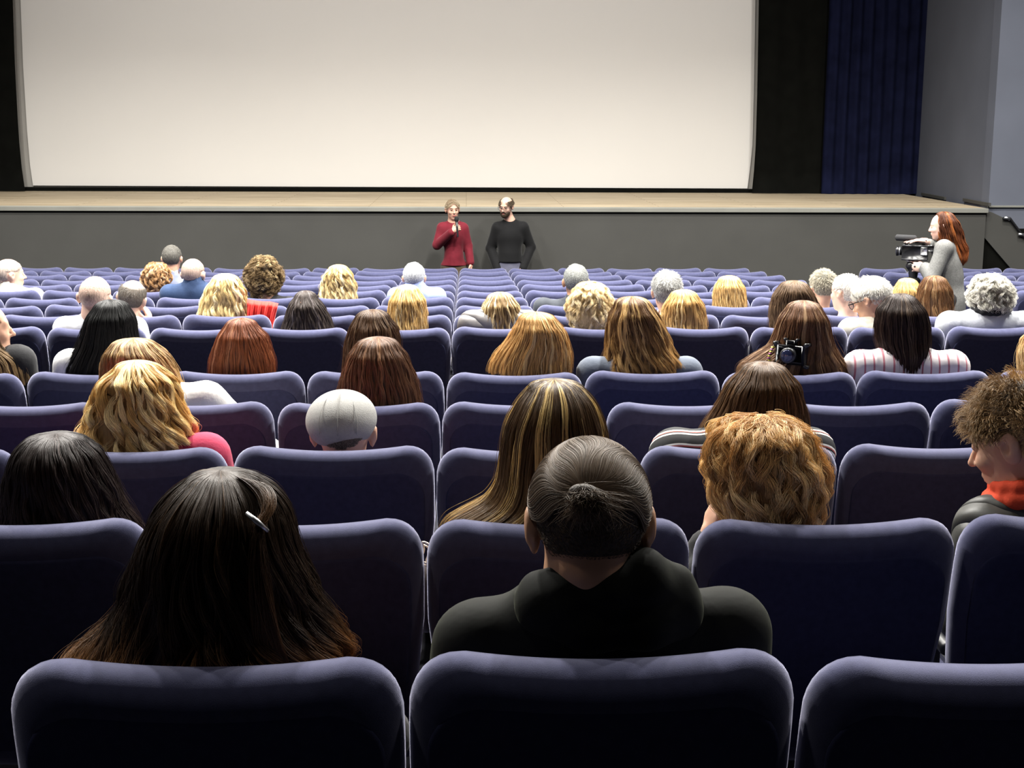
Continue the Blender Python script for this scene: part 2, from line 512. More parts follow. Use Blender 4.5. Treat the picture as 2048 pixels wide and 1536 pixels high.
# masking drapes either side: thick cloth with shallow folds
def drape(name, p_left, p_right, Y, folds, amp, m, label, cat, seg=10):
    """p_left / p_right: pixel x at top and bottom of both edges"""
    V = []; F = []
    ny = 16; nx = folds * seg
    rnd = random.Random(folds)
    ph = [rnd.uniform(-0.4, 0.4) for _ in range(folds + 1)]
    am = [rnd.uniform(0.6, 1.3) for _ in range(folds + 1)]
    zb = ZST + 0.004
    for side in (0, 1):
        for j in range(ny + 1):
            py = -420 + (392 + 420) * j / ny
            z = at(1700, py, Y).z if j < ny else zb
            xl = np.interp(py, [q[1] for q in p_left], [q[0] for q in p_left]); xr = np.interp(py, [q[1] for q in p_right], [q[0] for q in p_right])
            a = at(xl, py, Y).x; b = at(xr, py, Y).x
            for i in range(nx + 1):
                u = i / nx; fi = u * folds; n0 = min(int(fi), folds - 1)
                A = am[n0] * (1 - fi + n0) + am[n0 + 1] * (fi - n0)
                sw = 0.25 * math.sin(j * 0.5 + n0)
                V.append((a + (b - a) * u, Y + amp * A * math.sin(2 * PI * fi + sw) + side * 0.02, z))
    W = nx + 1; T = W * (ny + 1)
    for j in range(ny):
        for i in range(nx):
            q = (j * W + i, j * W + i + 1, (j + 1) * W + i + 1, (j + 1) * W + i)
            F.append(q[::-1]); F.append(tuple(a + T for a in q))
    for j in range(ny):
        for i in (0, nx):
            F.append((j * W + i, (j + 1) * W + i, (j + 1) * W + i + T, j * W + i + T))
    for i in range(nx):
        for j in (0, ny):
            F.append((j * W + i, j * W + i + 1, j * W + i + 1 + T, j * W + i + T))
    c = at(0.5 * (p_left[-1][0] + p_right[-1][0]), 390, Y); c.z = zb
    o = mesh_obj(name, V, F, m, None, smooth=True, loc=tuple(c))
    tag(o, label, cat)
    return o


drape('masking_drape', [(-320, -420), (-320, 400)], [(x, y) for x, y in outline_l()], YB + 0.12, 5, 0.012, MASKM, 'black masking cloth along the left edge of the white cinema screen', 'masking cloth')
drape('masking_drape', [(x, y) for x, y in outline_r()[::-1]], [(1700, -420), (1690, 400)], YB + 0.12, 4, 0.012, MASKM, 'black masking cloth between the white screen and the blue stage curtain', 'masking cloth')
drape('stage_curtain', [(1665, -420), (1660, 0), (1642, 400)], [(1888, -420), (1866, 0), (1845, 400)], YB + 0.02, 9, 0.035, CURT, 'midnight blue velvet stage curtain hanging beside the grey side wall', 'curtain')
struct(MB().box((XL, YSC - 0.06, ZST), (wx(YSC) - 0.1, YSC + 0.2, ZST + 0.055)).build('trim_4', MASKM))

# ---------------------------------------------------------------- cinema seats
SEATH = 0.93                                 # top of the backrest above the floor
HW = 0.2715


def back_outline(inset_, n=56):
    """outline of the backrest seen from behind, x across, z up from the floor"""
    pts = []
    hw = HW - inset_; zb = 0.36 + inset_
    def top(u):  # u in -1..1
        a = abs(u)
        z = 0.016 * min(1, (a / 0.74)) ** 2 * (1 if a < 0.74 else 1)
        return SEATH - 0.016 + z - inset_
    rx = 0.074; rz = 0.092
    for i in range(9):
        t = i / 8; pts.append((-hw + 0.035 * (1 - min(1, t * 1.3)), zb + (SEATH - rz - 0.02 - zb) * t))
    for i in range(1, 8):
        a = PI - i / 8 * PI / 2
        c = math.cos(a); s_ = math.sin(a)
        x = -hw + rx + rx * (-(abs(c) ** 0.86))
        z = (top(-(hw - rx) / hw) - rz) + rz * (abs(s_) ** 0.86)
        pts.append((x, z))
    for i in range(17):
        u = -1 + 2 * i / 16
        x = (hw - rx) * u
        pts.append((x, top(x / hw)))
    left = [p for p in pts if p[0] < 0 and pts.index(p) < 16]
    pts += [(-x, z) for x, z in reversed(left[:16])]
    for i in range(1, 12):
        u = 1 - 2 * i / 12
        pts.append((u * (hw - 0.035), zb - 0.012 * (1 - u * u)))
    return pts


TH = 0.052                                   # half thickness
LEAN = R(12)


def lean(x, y, z):
    """recline: the top moves back towards -Y; y measured from the leaning mid plane"""
    h = z - SEATH
    return (x, -h * math.tan(LEAN) * 1.0 + y, z)


def make_backrest():
    rings = []
    for side in (-1, 1):
        seq = []
        for i in range(7):
            a = i / 6 * PI / 2
            seq.append((TH * (1 - math.cos(a)) * 0.95, side * TH * math.sin(a), 1.0))
        for s_, dd in ((0.93, 0.001), (0.8, 0.004), (0.6, 0.007), (0.35, 0.009), (0.12, 0.0095)):
            seq.append((TH * 0.95, side * (TH + (dd if side > 0 else 0)), s_))
        rings.append(seq)
    V = []; F = []
    allr = [r for r in reversed(rings[0])][:-1] + rings[1]
    # the first list ends at the mid plane (shared)
    for ins, y, s_ in allr:
        o = back_outline(ins)
        cz = 0.64
        for x, z in o:
            V.append(lean(x * s_, y, cz + (z - cz) * s_))
    n = len(back_outline(0)); m = len(allr)
    for j in range(m - 1):
        for i in range(n):
            F.append((j * n + i, j * n + (i + 1) % n, (j + 1) * n + (i + 1) % n, (j + 1) * n + i))
    F.append(tuple(range(n))[::-1]); F.append(tuple((m - 1) * n + i for i in range(n)))
    me = bpy.data.meshes.new('backrest'); me.from_pydata(V, [], F); me.materials.append(FAB); me.shade_smooth()
    return me


def panel_outline(e):
    pts = []
    hw = HW - 0.026 - e; zt = SEATH - 0.064 - e; zb = 0.40 + e; rx = 0.07
    pts += [(-hw + 0.03, zb), (-hw + 0.012, zb + 0.15), (-hw, zb + 0.3)]
    for i in range(8):
        a = PI - i / 7 * PI / 2
        pts.append((-hw + rx + rx * math.cos(a), zt - 0.075 + 0.075 * math.sin(a)))
    for i in range(1, 8):
        u = i / 8
        x = (-hw + rx) * (1 - u)
        pts.append((x, zt - 0.010 * math.sin(u * PI / 2)))
    pts.append((0, zt - 0.010))
    return pts + [(-x, z) for x, z in reversed(pts[:-1])] + [(hw * 0.4, zb), (-hw * 0.4, zb)]


def make_back_panel():
    """the flat upholstered rear panel, its seam a little below the roll of the top"""
    V = []; F = []
    seq = [(0.060, -0.004, 1), (0.0605, 0.0015, 1), (0.064, 0.0035, 1), (0.072, 0.0045, 1), (0.072, 0.005, 0.8), (0.072, 0.0055, 0.45), (0.072, 0.0055, 0.1)]
    for ins, d, s_ in seq:
        cz = 0.62
        for x, z in panel_outline(ins - 0.060):
            V.append(lean(x * s_, -(TH - 0.003) - d, cz + (z - cz) * s_))
    n = len(panel_outline(0)); m = len(seq)
    for j in range(m - 1):
        for i in range(n):
            F.append((j * n + i, (j + 1) * n + i, (j + 1) * n + (i + 1) % n, j * n + (i + 1) % n))
    F.append(tuple((m - 1) * n + i for i in range(n))[::-1])
    F.append(tuple(range(n)))
    me = bpy.data.meshes.new('back_panel'); me.from_pydata(V, [], F); me.materials.append(FAB_SHADED); me.shade_smooth()
    return me


def rounded_slab(name, lo, hi, bev, m, tilt=0.0, seg=4):
    bm = bmesh.new(); bmesh.ops.create_cube(bm, size=1)
    for v in bm.verts:
        v.co = Vector([lo[i] + (v.co[i] + 0.5) * (hi[i] - lo[i]) for i in range(3)])
        v.co.z += tilt * (v.co.y - lo[1])
    bmesh.ops.bevel(bm, geom=bm.edges[:], offset=bev, segments=seg, affect='EDGES', profile=0.5)
    me = bpy.data.meshes.new(name); bm.to_mesh(me); bm.free(); me.materials.append(m); me.shade_smooth()
    return me


ME_BACK = make_backrest(); ME_PANEL = make_back_panel()
ME_CUSH = rounded_slab('seat_cushion', (-0.225, 0.165, 0.36), (0.225, 0.60, 0.455), 0.035, FAB, 0.04)
ME_ARM = rounded_slab('armrest', (-0.262, 0.10, 0.585), (-0.232, 0.44, 0.615), 0.012, PLAS)
ME_POST = rounded_slab('side_support', (-0.258, 0.17, 0.0), (-0.236, 0.32, 0.585), 0.008, STEEL, 0, 2)
ME_FOOT = rounded_slab('floor_foot', (-0.272, 0.12, 0.0), (-0.225, 0.40, 0.02), 0.006, STEEL, -0.064, 2)

SEATS = {}


def make_seat(r, k, proto=None):
    Y = row_y(r); loc = (seat_x(k), Y, seat_top_z(r) - SEATH)
    rnd = random.Random(r * 100 + int(k * 4))
    root = empty('cinema_chair', loc)
    root['category'] = 'seat'; root['group'] = 'navy fabric cinema seats in rows'
    for me in (ME_BACK, ME_CUSH, ME_ARM, ME_POST, ME_FOOT):
        if me is ME_FOOT: continue
        o = bpy.data.objects.new(me.name, me); link(o, root)
        if me is ME_BACK:
            o.rotation_euler = (R(rnd.uniform(-0.8, 0.8)), R(rnd.uniform(-0.12, 0.12)), R(rnd.uniform(-0.4, 0.4)))
            o.location.z = rnd.uniform(-0.006, 0.004)
            p = bpy.data.objects.new('back_panel', ME_PANEL); link(p, o)
            p['label'] = 'rear upholstery panel of the backrest, shade darkened into its colour'
        if me is ME_POST:
            f = bpy.data.objects.new('floor_foot', ME_FOOT); link(f, o)
    SEATS[(r, k)] = root
    return root


KMIN = {1: -1, 2: -2, 3: -3, 4: -3, 5: -4, 6: -5, 7: -6, 8: -6, 9: -7, 10: -7, 11: -8, 12: -8, 13: -9, 14: -9, 15: -10}
KMAX = {1: 1, 2: 2, 3: 2, 4: 3, 5: 4, 6: 5}
for r in range(1, 16):
    for k in range(KMIN[r], KMAX.get(r, 5) + 1):
        make_seat(r, k)
    if r >= 10:
        kk = 8.25
        while 930 + (seat_x(kk) - 0.27) / row_y(r) * FPX < 2048 + 10:
            make_seat(r, kk); kk += 1
# ---------------------------------------------------------------- people
SKIN = {}


def skin(color, rough=0.5):
    if color not in SKIN:
        m = mat('skin', color, rough, 0.35, noise=0.05, nscale=25, bump=0.08, bscale=120)
        b = m.node_tree.nodes['Principled BSDF']
        b.inputs['Subsurface Weight'].default_value = 0.12
        b.inputs['Subsurface Radius'].default_value = (0.01, 0.004, 0.002)
        b.inputs['Subsurface Scale'].default_value = 0.6
        SKIN[color] = m
    return SKIN[color]


CLOTH = {}


def cloth(color, rough=0.85, bump=0.4, bscale=90, key=''):
    k = (color, key)
    if k not in CLOTH:
        CLOTH[k] = mat('cloth', color, rough, 0.2, noise=0.10, nscale=14, bump=bump, bscale=bscale, sheen=0.12)
    return CLOTH[k]


def hair_mat(root, tip=None, hi=None, hif=0.0, rough=0.42, t0=0.3):
    """strand material: root to tip colour, a share of lighter strands"""
    tip = tip or root
    m = bpy.data.materials.new('hair'); m.use_nodes = True
    N = m.node_tree.nodes; L = m.node_tree.links
    b = N['Principled BSDF']; b.inputs['Roughness'].default_value = rough; b.inputs['Specular IOR Level'].default_value = 0.2
    b.inputs['Anisotropic'].default_value = 0.0
    hi_ = N.new('ShaderNodeHairInfo')
    mx = N.new('ShaderNodeMix'); mx.data_type = 'RGBA'
    mx.inputs[6].default_value = (*root, 1); mx.inputs[7].default_value = (*tip, 1)
    mr = N.new('ShaderNodeMapRange'); mr.inputs[1].default_value = t0; mr.inputs[2].default_value = 0.97
    L.new(hi_.outputs['Intercept'], mr.inputs[0]); L.new(mr.outputs[0], mx.inputs[0])
    out = mx.outputs[2]
    at_ = N.new('ShaderNodeAttribute'); at_.attribute_name = 'lock'
    if hi:
        m2 = N.new('ShaderNodeMix'); m2.data_type = 'RGBA'; m2.inputs[7].default_value = (*hi, 1)
        t = N.new('ShaderNodeMath'); t.operation = 'GREATER_THAN'; t.inputs[1].default_value = 1 - hif
        L.new(at_.outputs['Fac'], t.inputs[0])
        L.new(t.outputs[0], m2.inputs[0]); L.new(out, m2.inputs[6]); out = m2.outputs[2]
    v = N.new('ShaderNodeMapRange'); v.inputs[3].default_value = 0.6; v.inputs[4].default_value = 1.4
    L.new(hi_.outputs['Random'], v.inputs[0])
    sc = N.new('ShaderNodeVectorMath'); sc.operation = 'SCALE'
    L.new(out, sc.inputs[0]); L.new(v.outputs[0], sc.inputs['Scale'])
    L.new(sc.outputs[0], b.inputs['Base Color'])
    return m


def under_mat(c):
    return mat('hair_mass', tuple(x * 0.8 for x in c), 0.6, 0.3, noise=0.35, nscale=30, bump=0.8, bscale=60, stretch=(6, 6, 0.6))


def rotm(yaw=0, pitch=0, roll=0):
    """yaw 0 looks towards the screen (+Y), positive turns to the left; pitch positive nods down; roll positive tips to the right"""
    return Matrix.Rotation(R(yaw), 3, 'Z') @ Matrix.Rotation(-R(pitch), 3, 'X') @ Matrix.Rotation(R(roll), 3, 'Y')


def strands(name, P, rad, m, parent, origin, lock=None):
    """P: array (n, k, 3) of strand points"""
    n, k, _ = P.shape
    cu = bpy.data.hair_curves.new(name)
    cu.add_curves([k] * n)
    Q = (P - np.array(origin)).astype(np.float32)
    cu.attributes['position'].data.foreach_set('vector', Q.reshape(-1))
    ra = cu.attributes.new('radius', 'FLOAT', 'POINT')
    prof = np.interp(np.linspace(0, 1, k), [0, 0.7, 1], [1, 0.9, 0.25])
    ra.data.foreach_set('value', (np.tile(prof, n) * rad).astype(np.float32))
    if lock is not None:
        la = cu.attributes.new('lock', 'FLOAT', 'CURVE'); la.data.foreach_set('value', lock.astype(np.float32))
    cu.materials.append(m)
    o = bpy.data.objects.new(name, cu); link(o, parent)
    return o


def head_field(f, c, M, sx=1.0, nose=1.0, jaw=1.0, ear=1.0, face=True):
    """head prims; c centre of the head, M 3x3 orientation"""
    def T(p): return np.array(Vector(c) + M @ Vector((p[0] * sx, p[1] * sx, p[2] * sx)))
    def E(p, r, k=0.015, sub=False): f.ell(T(p), [q * sx for q in r], M, k, sub)
    E((0, -0.012, 0.028), (0.076, 0.098, 0.088))
    E((0, 0.028, -0.045), (0.058 * jaw, 0.064, 0.072), 0.03)
    E((0, 0.062, -0.094), (0.024 * jaw, 0.02, 0.018), 0.02)
    if face:
        f.cap(T((-0.032, 0.078, 0.028)), T((0.032, 0.078, 0.028)), 0.011, 0.011, 0.012)
        f.cap(T((0, 0.088, 0.012)), T((0, 0.104 + 0.008 * nose, -0.024)), 0.007, 0.010, 0.008)
        f.cap(T((-0.010, 0.098, -0.027)), T((0.010, 0.098, -0.027)), 0.007, 0.007, 0.006)
        for s in (-1, 1):
            E((s * 0.034, 0.062, -0.022), (0.024, 0.026, 0.022), 0.015)
            E((s * 0.030, 0.097, 0.010), (0.014, 0.012, 0.009), 0.008, True)
            E((s * 0.030, 0.080, 0.010), (0.012, 0.010, 0.010), 0.004)
        E((0, 0.088, -0.053), (0.020, 0.009, 0.006), 0.006)
        E((0, 0.086, -0.063), (0.017, 0.009, 0.006), 0.006)
        E((0, 0.097, -0.058), (0.020, 0.006, 0.0018), 0.003, True)
    for s in (-1, 1):
        if ear:
            E((s * 0.079, -0.010, -0.004), (0.009, 0.020 * ear, 0.031 * ear), 0.006)
            E((s * 0.087, -0.012, 0.004), (0.007, 0.019 * ear, 0.024 * ear), 0.006)
            E((s * 0.090, -0.004, 0.0), (0.006, 0.009, 0.014), 0.005, True)


def hand_field(f, w, d, n, s, curl=0.35, size=1.0, spread=0.0):
    """w wrist, d direction of the fingers, n palm normal, s thumb side"""
    w, d, n, s = [Vector(q) for q in (w, d, n, s)]
    d.normalize(); n = (n - d * n.dot(d)).normalized(); s = (s - d * s.dot(d) - n * s.dot(n)).normalized()
    M = Matrix((s, d, n)).transposed()
    f.ell(np.array(w + d * 0.048 * size), (0.040 * size, 0.052 * size, 0.015 * size), M, 0.01)
    f.cap(w, w + d * 0.03 * size, 0.026 * size, 0.024 * size, 0.01)
    L = (0.068, 0.076, 0.071, 0.056)
    for j in range(4):
        b = w + d * (0.088 - 0.004 * abs(j - 1)) * size + s * (0.030 - 0.0205 * j) * size
        dd = (d + s * spread * (1.5 - j) * 0.22).normalized()
        a = 0.15; p = b - dd * 0.015
        for seg in range(3):
            a2 = a + curl * (0.6 + 0.5 * seg) * (1 + 0.06 * j)
            l = L[j] * (0.46, 0.31, 0.25)[seg] * size
            v = dd * math.cos(a2) + n * math.sin(a2)
            q = p + v * (l + (0.015 if seg == 0 else 0))
            f.cap(p, q, (0.0092, 0.0084, 0.0078)[seg] * size, (0.0084, 0.0078, 0.0068)[seg] * size, 0.004)
            p = q; a = a2
    b = w + d * 0.022 * size + s * 0.022 * size
    v1 = (d * 0.65 + s * 0.7 + n * 0.25).normalized(); v2 = (d * 0.85 + s * 0.25 + n * (0.3 + curl * 0.5)).normalized()
    m1 = b + v1 * 0.046 * size
    f.cap(b, m1, 0.0125 * size, 0.0105 * size, 0.008); f.cap(m1, m1 + v2 * 0.036 * size, 0.0098 * size, 0.0078 * size, 0.004)


def torso_prims(f, J, g, k=0.055):
    """chest and belly; g inflation"""
    nb, pv = Vector(J['neck']), Vector(J['pelvis'])
    sl, sr = Vector(J['sh'][0]), Vector(J['sh'][1])
    ax = (nb - pv).normalized(); xx = (sr - sl).normalized(); yy = ax.cross(xx).normalized(); yy = -yy if yy.dot(Vector(J.get('fwd', (0, 1, 0)))) < 0 else yy
    M = Matrix((xx, yy, xx.cross(yy))).transposed()
    half = (sr - sl).length / 2
    L = (nb - pv).length
    deep = J.get('deep', 1.0)
    f.cap(sl - xx * -0.02, sr - xx * 0.02, 0.045 + g, 0.045 + g, k)
    f.ell(nb - ax * (0.205) + yy * 0.005, (half * 0.93 + g, 0.108 * deep + g, 0.165 + g), M, k)
    f.ell(nb - ax * (0.055) - yy * 0.01, (half * 0.55 + g, 0.058 + g, 0.058 + g), M, k)
    f.ell(nb - ax * (L * 0.68) + yy * 0.01, (half * 0.80 + g, 0.108 * deep + g, 0.17 + g), M, k)


def arm_prims(f, J, i, g, end=1.0):
    s, e, w = [Vector(J[q][i]) for q in ('sh', 'el', 'wr')]
    f.cap(s, e, 0.046 + g, 0.040 + g, 0.05)
    f.cap(e, e + (w - e) * end, 0.040 + g, 0.027 + g + (0.006 if g else 0), 0.015)


def leg_prims(f, J, i, g, end=1.0):
    h, n, a = [Vector(J[q][i]) for q in ('hip', 'knee', 'ank')]
    f.cap(h, n, 0.080 + g, 0.056 + g, 0.02)
    f.cap(n, n + (a - n) * end, 0.054 + g, 0.036 + g + (0.012 if g else 0), 0.02)


def seated_joints(hc, M, Xs, r, sw=0.17, arms='lap', shz=None, twist=0, lean_=0.0):
    Y = row_y(r); fz = seat_top_z(r) - SEATH
    hc = Vector(hc)
    nb = hc + M @ Vector((0, -0.025, -0.10)); nb = Vector((nb.x, max(nb.y, Y + 0.165), nb.z - 0.055))
    if shz is not None: nb.z = shz + 0.022
    nb.x = 0.75 * nb.x + 0.25 * Xs
    sh = nb.z - 0.078
    tw = R(twist)
    ux = Vector((math.cos(tw), math.sin(tw), 0))
    c = Vector((nb.x * 0.6 + Xs * 0.4 if abs(nb.x - Xs) < 0.2 else nb.x, nb.y + 0.012, sh))
    J = dict(neck=nb, sh=[c - ux * sw, c + ux * sw])
    J['pelvis'] = Vector((Xs, Y + 0.285, fz + 0.565))
    J['el'] = [Vector((Xs - 0.215, Y + 0.28, fz + 0.685)), Vector((Xs + 0.215, Y + 0.28, fz + 0.685))]
    J['wr'] = [Vector((Xs - 0.11, Y + 0.50, fz + 0.655)), Vector((Xs + 0.11, Y + 0.50, fz + 0.655))]
    J['hip'] = [Vector((Xs - 0.09, Y + 0.29, fz + 0.54)), Vector((Xs + 0.09, Y + 0.29, fz + 0.54))]
    J['knee'] = [Vector((Xs - 0.11, Y + 0.69, fz + 0.52)), Vector((Xs + 0.11, Y + 0.69, fz + 0.52))]
    fz2 = fz - 0.04
    J['ank'] = [Vector((Xs - 0.11, Y + 0.66, fz2 + 0.09)), Vector((Xs + 0.11, Y + 0.66, fz2 + 0.09))]
    J['toe'] = [Vector((Xs - 0.12, Y + 0.79, fz2 + 0.04)), Vector((Xs + 0.12, Y + 0.79, fz2 + 0.04))]
    J['hd'] = [(Vector((0.35, 1, -0.25)), Vector((0, 0, -1)), Vector((1, 0, 0))), (Vector((-0.35, 1, -0.25)), Vector((0, 0, -1)), Vector((-1, 0, 0)))]
    return J


def bounds(J, hc):
    P = [hc]
    for k, v in J.items():
        if k in ('neck', 'pelvis'): P.append(v)
        elif k in ('sh', 'el', 'wr', 'hip', 'knee', 'ank', 'toe'): P += list(v)
    A = np.array([list(p) for p in P])
    return A.min(0) - 0.17, A.max(0) + 0.17


def make_body(J, hc, M, smat, root, vox, head={}, neck=0.052, hands=(0.4, 0.4), hsize=1.0):
    lo, hi = bounds(J, hc)
    f = Field(lo, hi, vox)
    o = root.location
    torso_prims(f, J, -0.012)
    f.ell(J['pelvis'], (0.15, 0.105, 0.10), None, 0.03)
    for i in (0, 1):
        arm_prims(f, J, i, -0.006); leg_prims(f, J, i, -0.008)
        f.cap(J['ank'][i], J['toe'][i], 0.034, 0.026, 0.02)
        d, n, s = J['hd'][i]
        hand_field(f, J['wr'][i], d, n, s, hands[i], hsize, J.get('spread', 0))
    nb = Vector(J['neck'])
    f.cap(Vector(hc) + M @ Vector((0, -0.03, -0.05)), nb - Vector((0, 0, 0.02)), neck, neck * 1.08, 0.025)
    f.cap(nb - Vector((0, 0, 0.02)), nb - Vector((0, 0, 0.02)), neck * 1.3, neck * 1.3, 0.03)
    head_field(f, hc, M, **head)
    return f.build('body', smat, root, o)


def make_top(J, root, m, vox=0.012, g=0.012, name='sweater', collar=0.0, arm_end=0.97, neckr=0.062, hem=None, waist=False):
    lo, hi = bounds(J, J['neck'])
    f = Field(lo, hi, vox)
    torso_prims(f, J, g)
    if waist: f.ell(Vector(J['pelvis']) + Vector((0, 0, 0.04)), (0.165 + g, 0.115 + g, 0.16), None, 0.06)
    if hem is not None: f.cut((0, 0, hem), (0, 0, -1))
    for i in (0, 1): arm_prims(f, J, i, g, arm_end)
    nb = Vector(J['neck'])
    if collar:
        f.cap(nb - Vector((0, 0, 0.04)), nb + Vector((0, 0.0, collar)), neckr + 0.02, neckr + 0.008, 0.02)
        f.cap(nb + Vector((0, 0.002, collar - 0.01)), nb + Vector((0, 0.002, collar + 0.12)), neckr - 0.002, neckr - 0.002, 0.004, True)
    return f.build(name, m, root, root.location)


def make_trousers(J, root, m, vox=0.016, pockets=None):
    lo, hi = bounds(J, J['pelvis'])
    f = Field(lo, hi, vox)
    f.ell(J['pelvis'], (0.165, 0.12, 0.11), None, 0.03)
    if pockets is not None: f.ell(Vector(J['pelvis']) + Vector((0, 0, 0.09)), (0.163, 0.118, 0.10), None, 0.04)
    for i in (0, 1):
        leg_prims(f, J, i, 0.012, 0.96)
        if pockets:
            w_ = Vector(J['wr'][i]); d_ = Vector(J['hd'][i][0]).normalized()
            f.cap(w_ + d_ * 0.08, w_ + d_ * 0.17, 0.045, 0.05, 0.03)
    return f.build('trousers', m, root, root.location)


def make_shoes(J, root, m, vox=0.012):
    for i in (0, 1):
        a, t = Vector(J['ank'][i]), Vector(J['toe'][i])
        lo = np.minimum(a, t) - 0.1; hi = np.maximum(a, t) + 0.1
        f = Field(lo, hi, vox)
        f.cap(a + Vector((0, -0.01, -0.045)), t, 0.042, 0.036, 0.02)
        f.cap(a + Vector((0, 0, -0.04)), a, 0.045, 0.045, 0.02)
        f.cut((0, 0, min(a.z - 0.088, t.z - 0.038)), (0, 0, -1))
        f.build('shoe', m, root, root.location)


# ---- long hair: a traced outline becomes a volume with depth, strands run down it
def gauss(x, n):
    k = np.exp(-0.5 * (np.arange(-n * 2, n * 2 + 1) / n) ** 2); k /= k.sum()
    p = np.pad(x, (len(k) // 2, len(k) // 2), mode='edge')
    return np.convolve(p, k, mode='valid')


class Shell:
    def __init__(s, tr, Y, hz, depth=0.118, low=0.085):
        pts = [(at(xl, y, Y), at(xr, y, Y)) for y, xl, xr in tr]
        z = np.array([0.5 * (a.z + b.z) for a, b in pts]); xc = np.array([0.5 * (a.x + b.x) for a, b in pts]); w = np.array([0.5 * (b.x - a.x) for a, b in pts])
        zz = np.linspace(z[0], z[-1], 90)
        zz = np.concatenate([z[0] + (zz[1] - z[0]) * np.array([0, .03, .12, .3, .6]), zz[1:]])
        W = np.interp(-zz, -z, w); C = np.interp(-zz, -z, xc)
        # round cap on top
        z1, w1 = z[1], w[1]
        cap = zz > z1
        t = np.clip((zz - z1) / (z[0] - z1 + 1e-9), 0, 1)
        W = np.where(cap, np.maximum(w1 * np.sqrt(np.clip(1 - t ** 1.7, 0, 1)), 0), W)
        Wg = gauss(W, 2); W = np.where(cap, W, Wg); C = gauss(C, 3)
        s.z, s.w, s.c = zz, np.maximum(W, 0.001), C
        up = np.clip((zz - (hz - 0.16)) / 0.1, 0, 1)
        d_up = np.minimum(depth, s.w * 1.22)
        s.b = gauss(d_up * up + low * (1 - up) * np.clip(s.w / 0.09, 0.2, 1.0), 2)
        s.b[:4] = d_up[:4]
        s.Y = Y
        prof = np.maximum(s.w, s.b)
        al = np.concatenate([[0], np.cumsum(np.hypot(np.diff(prof), np.diff(zz)))])
        s.v = al / al[-1]; s.len = al[-1]
        s.vh = float(np.interp(-(hz + 0.04), -zz, s.v))

    def pt(s, v, ph, rho):
        z = np.interp(v, s.v, s.z); w = np.interp(v, s.v, s.w); c = np.interp(v, s.v, s.c); b = np.interp(v, s.v, s.b)
        return np.stack([c + w * rho * np.sin(ph), s.Y - b * rho * np.cos(ph), z], -1)


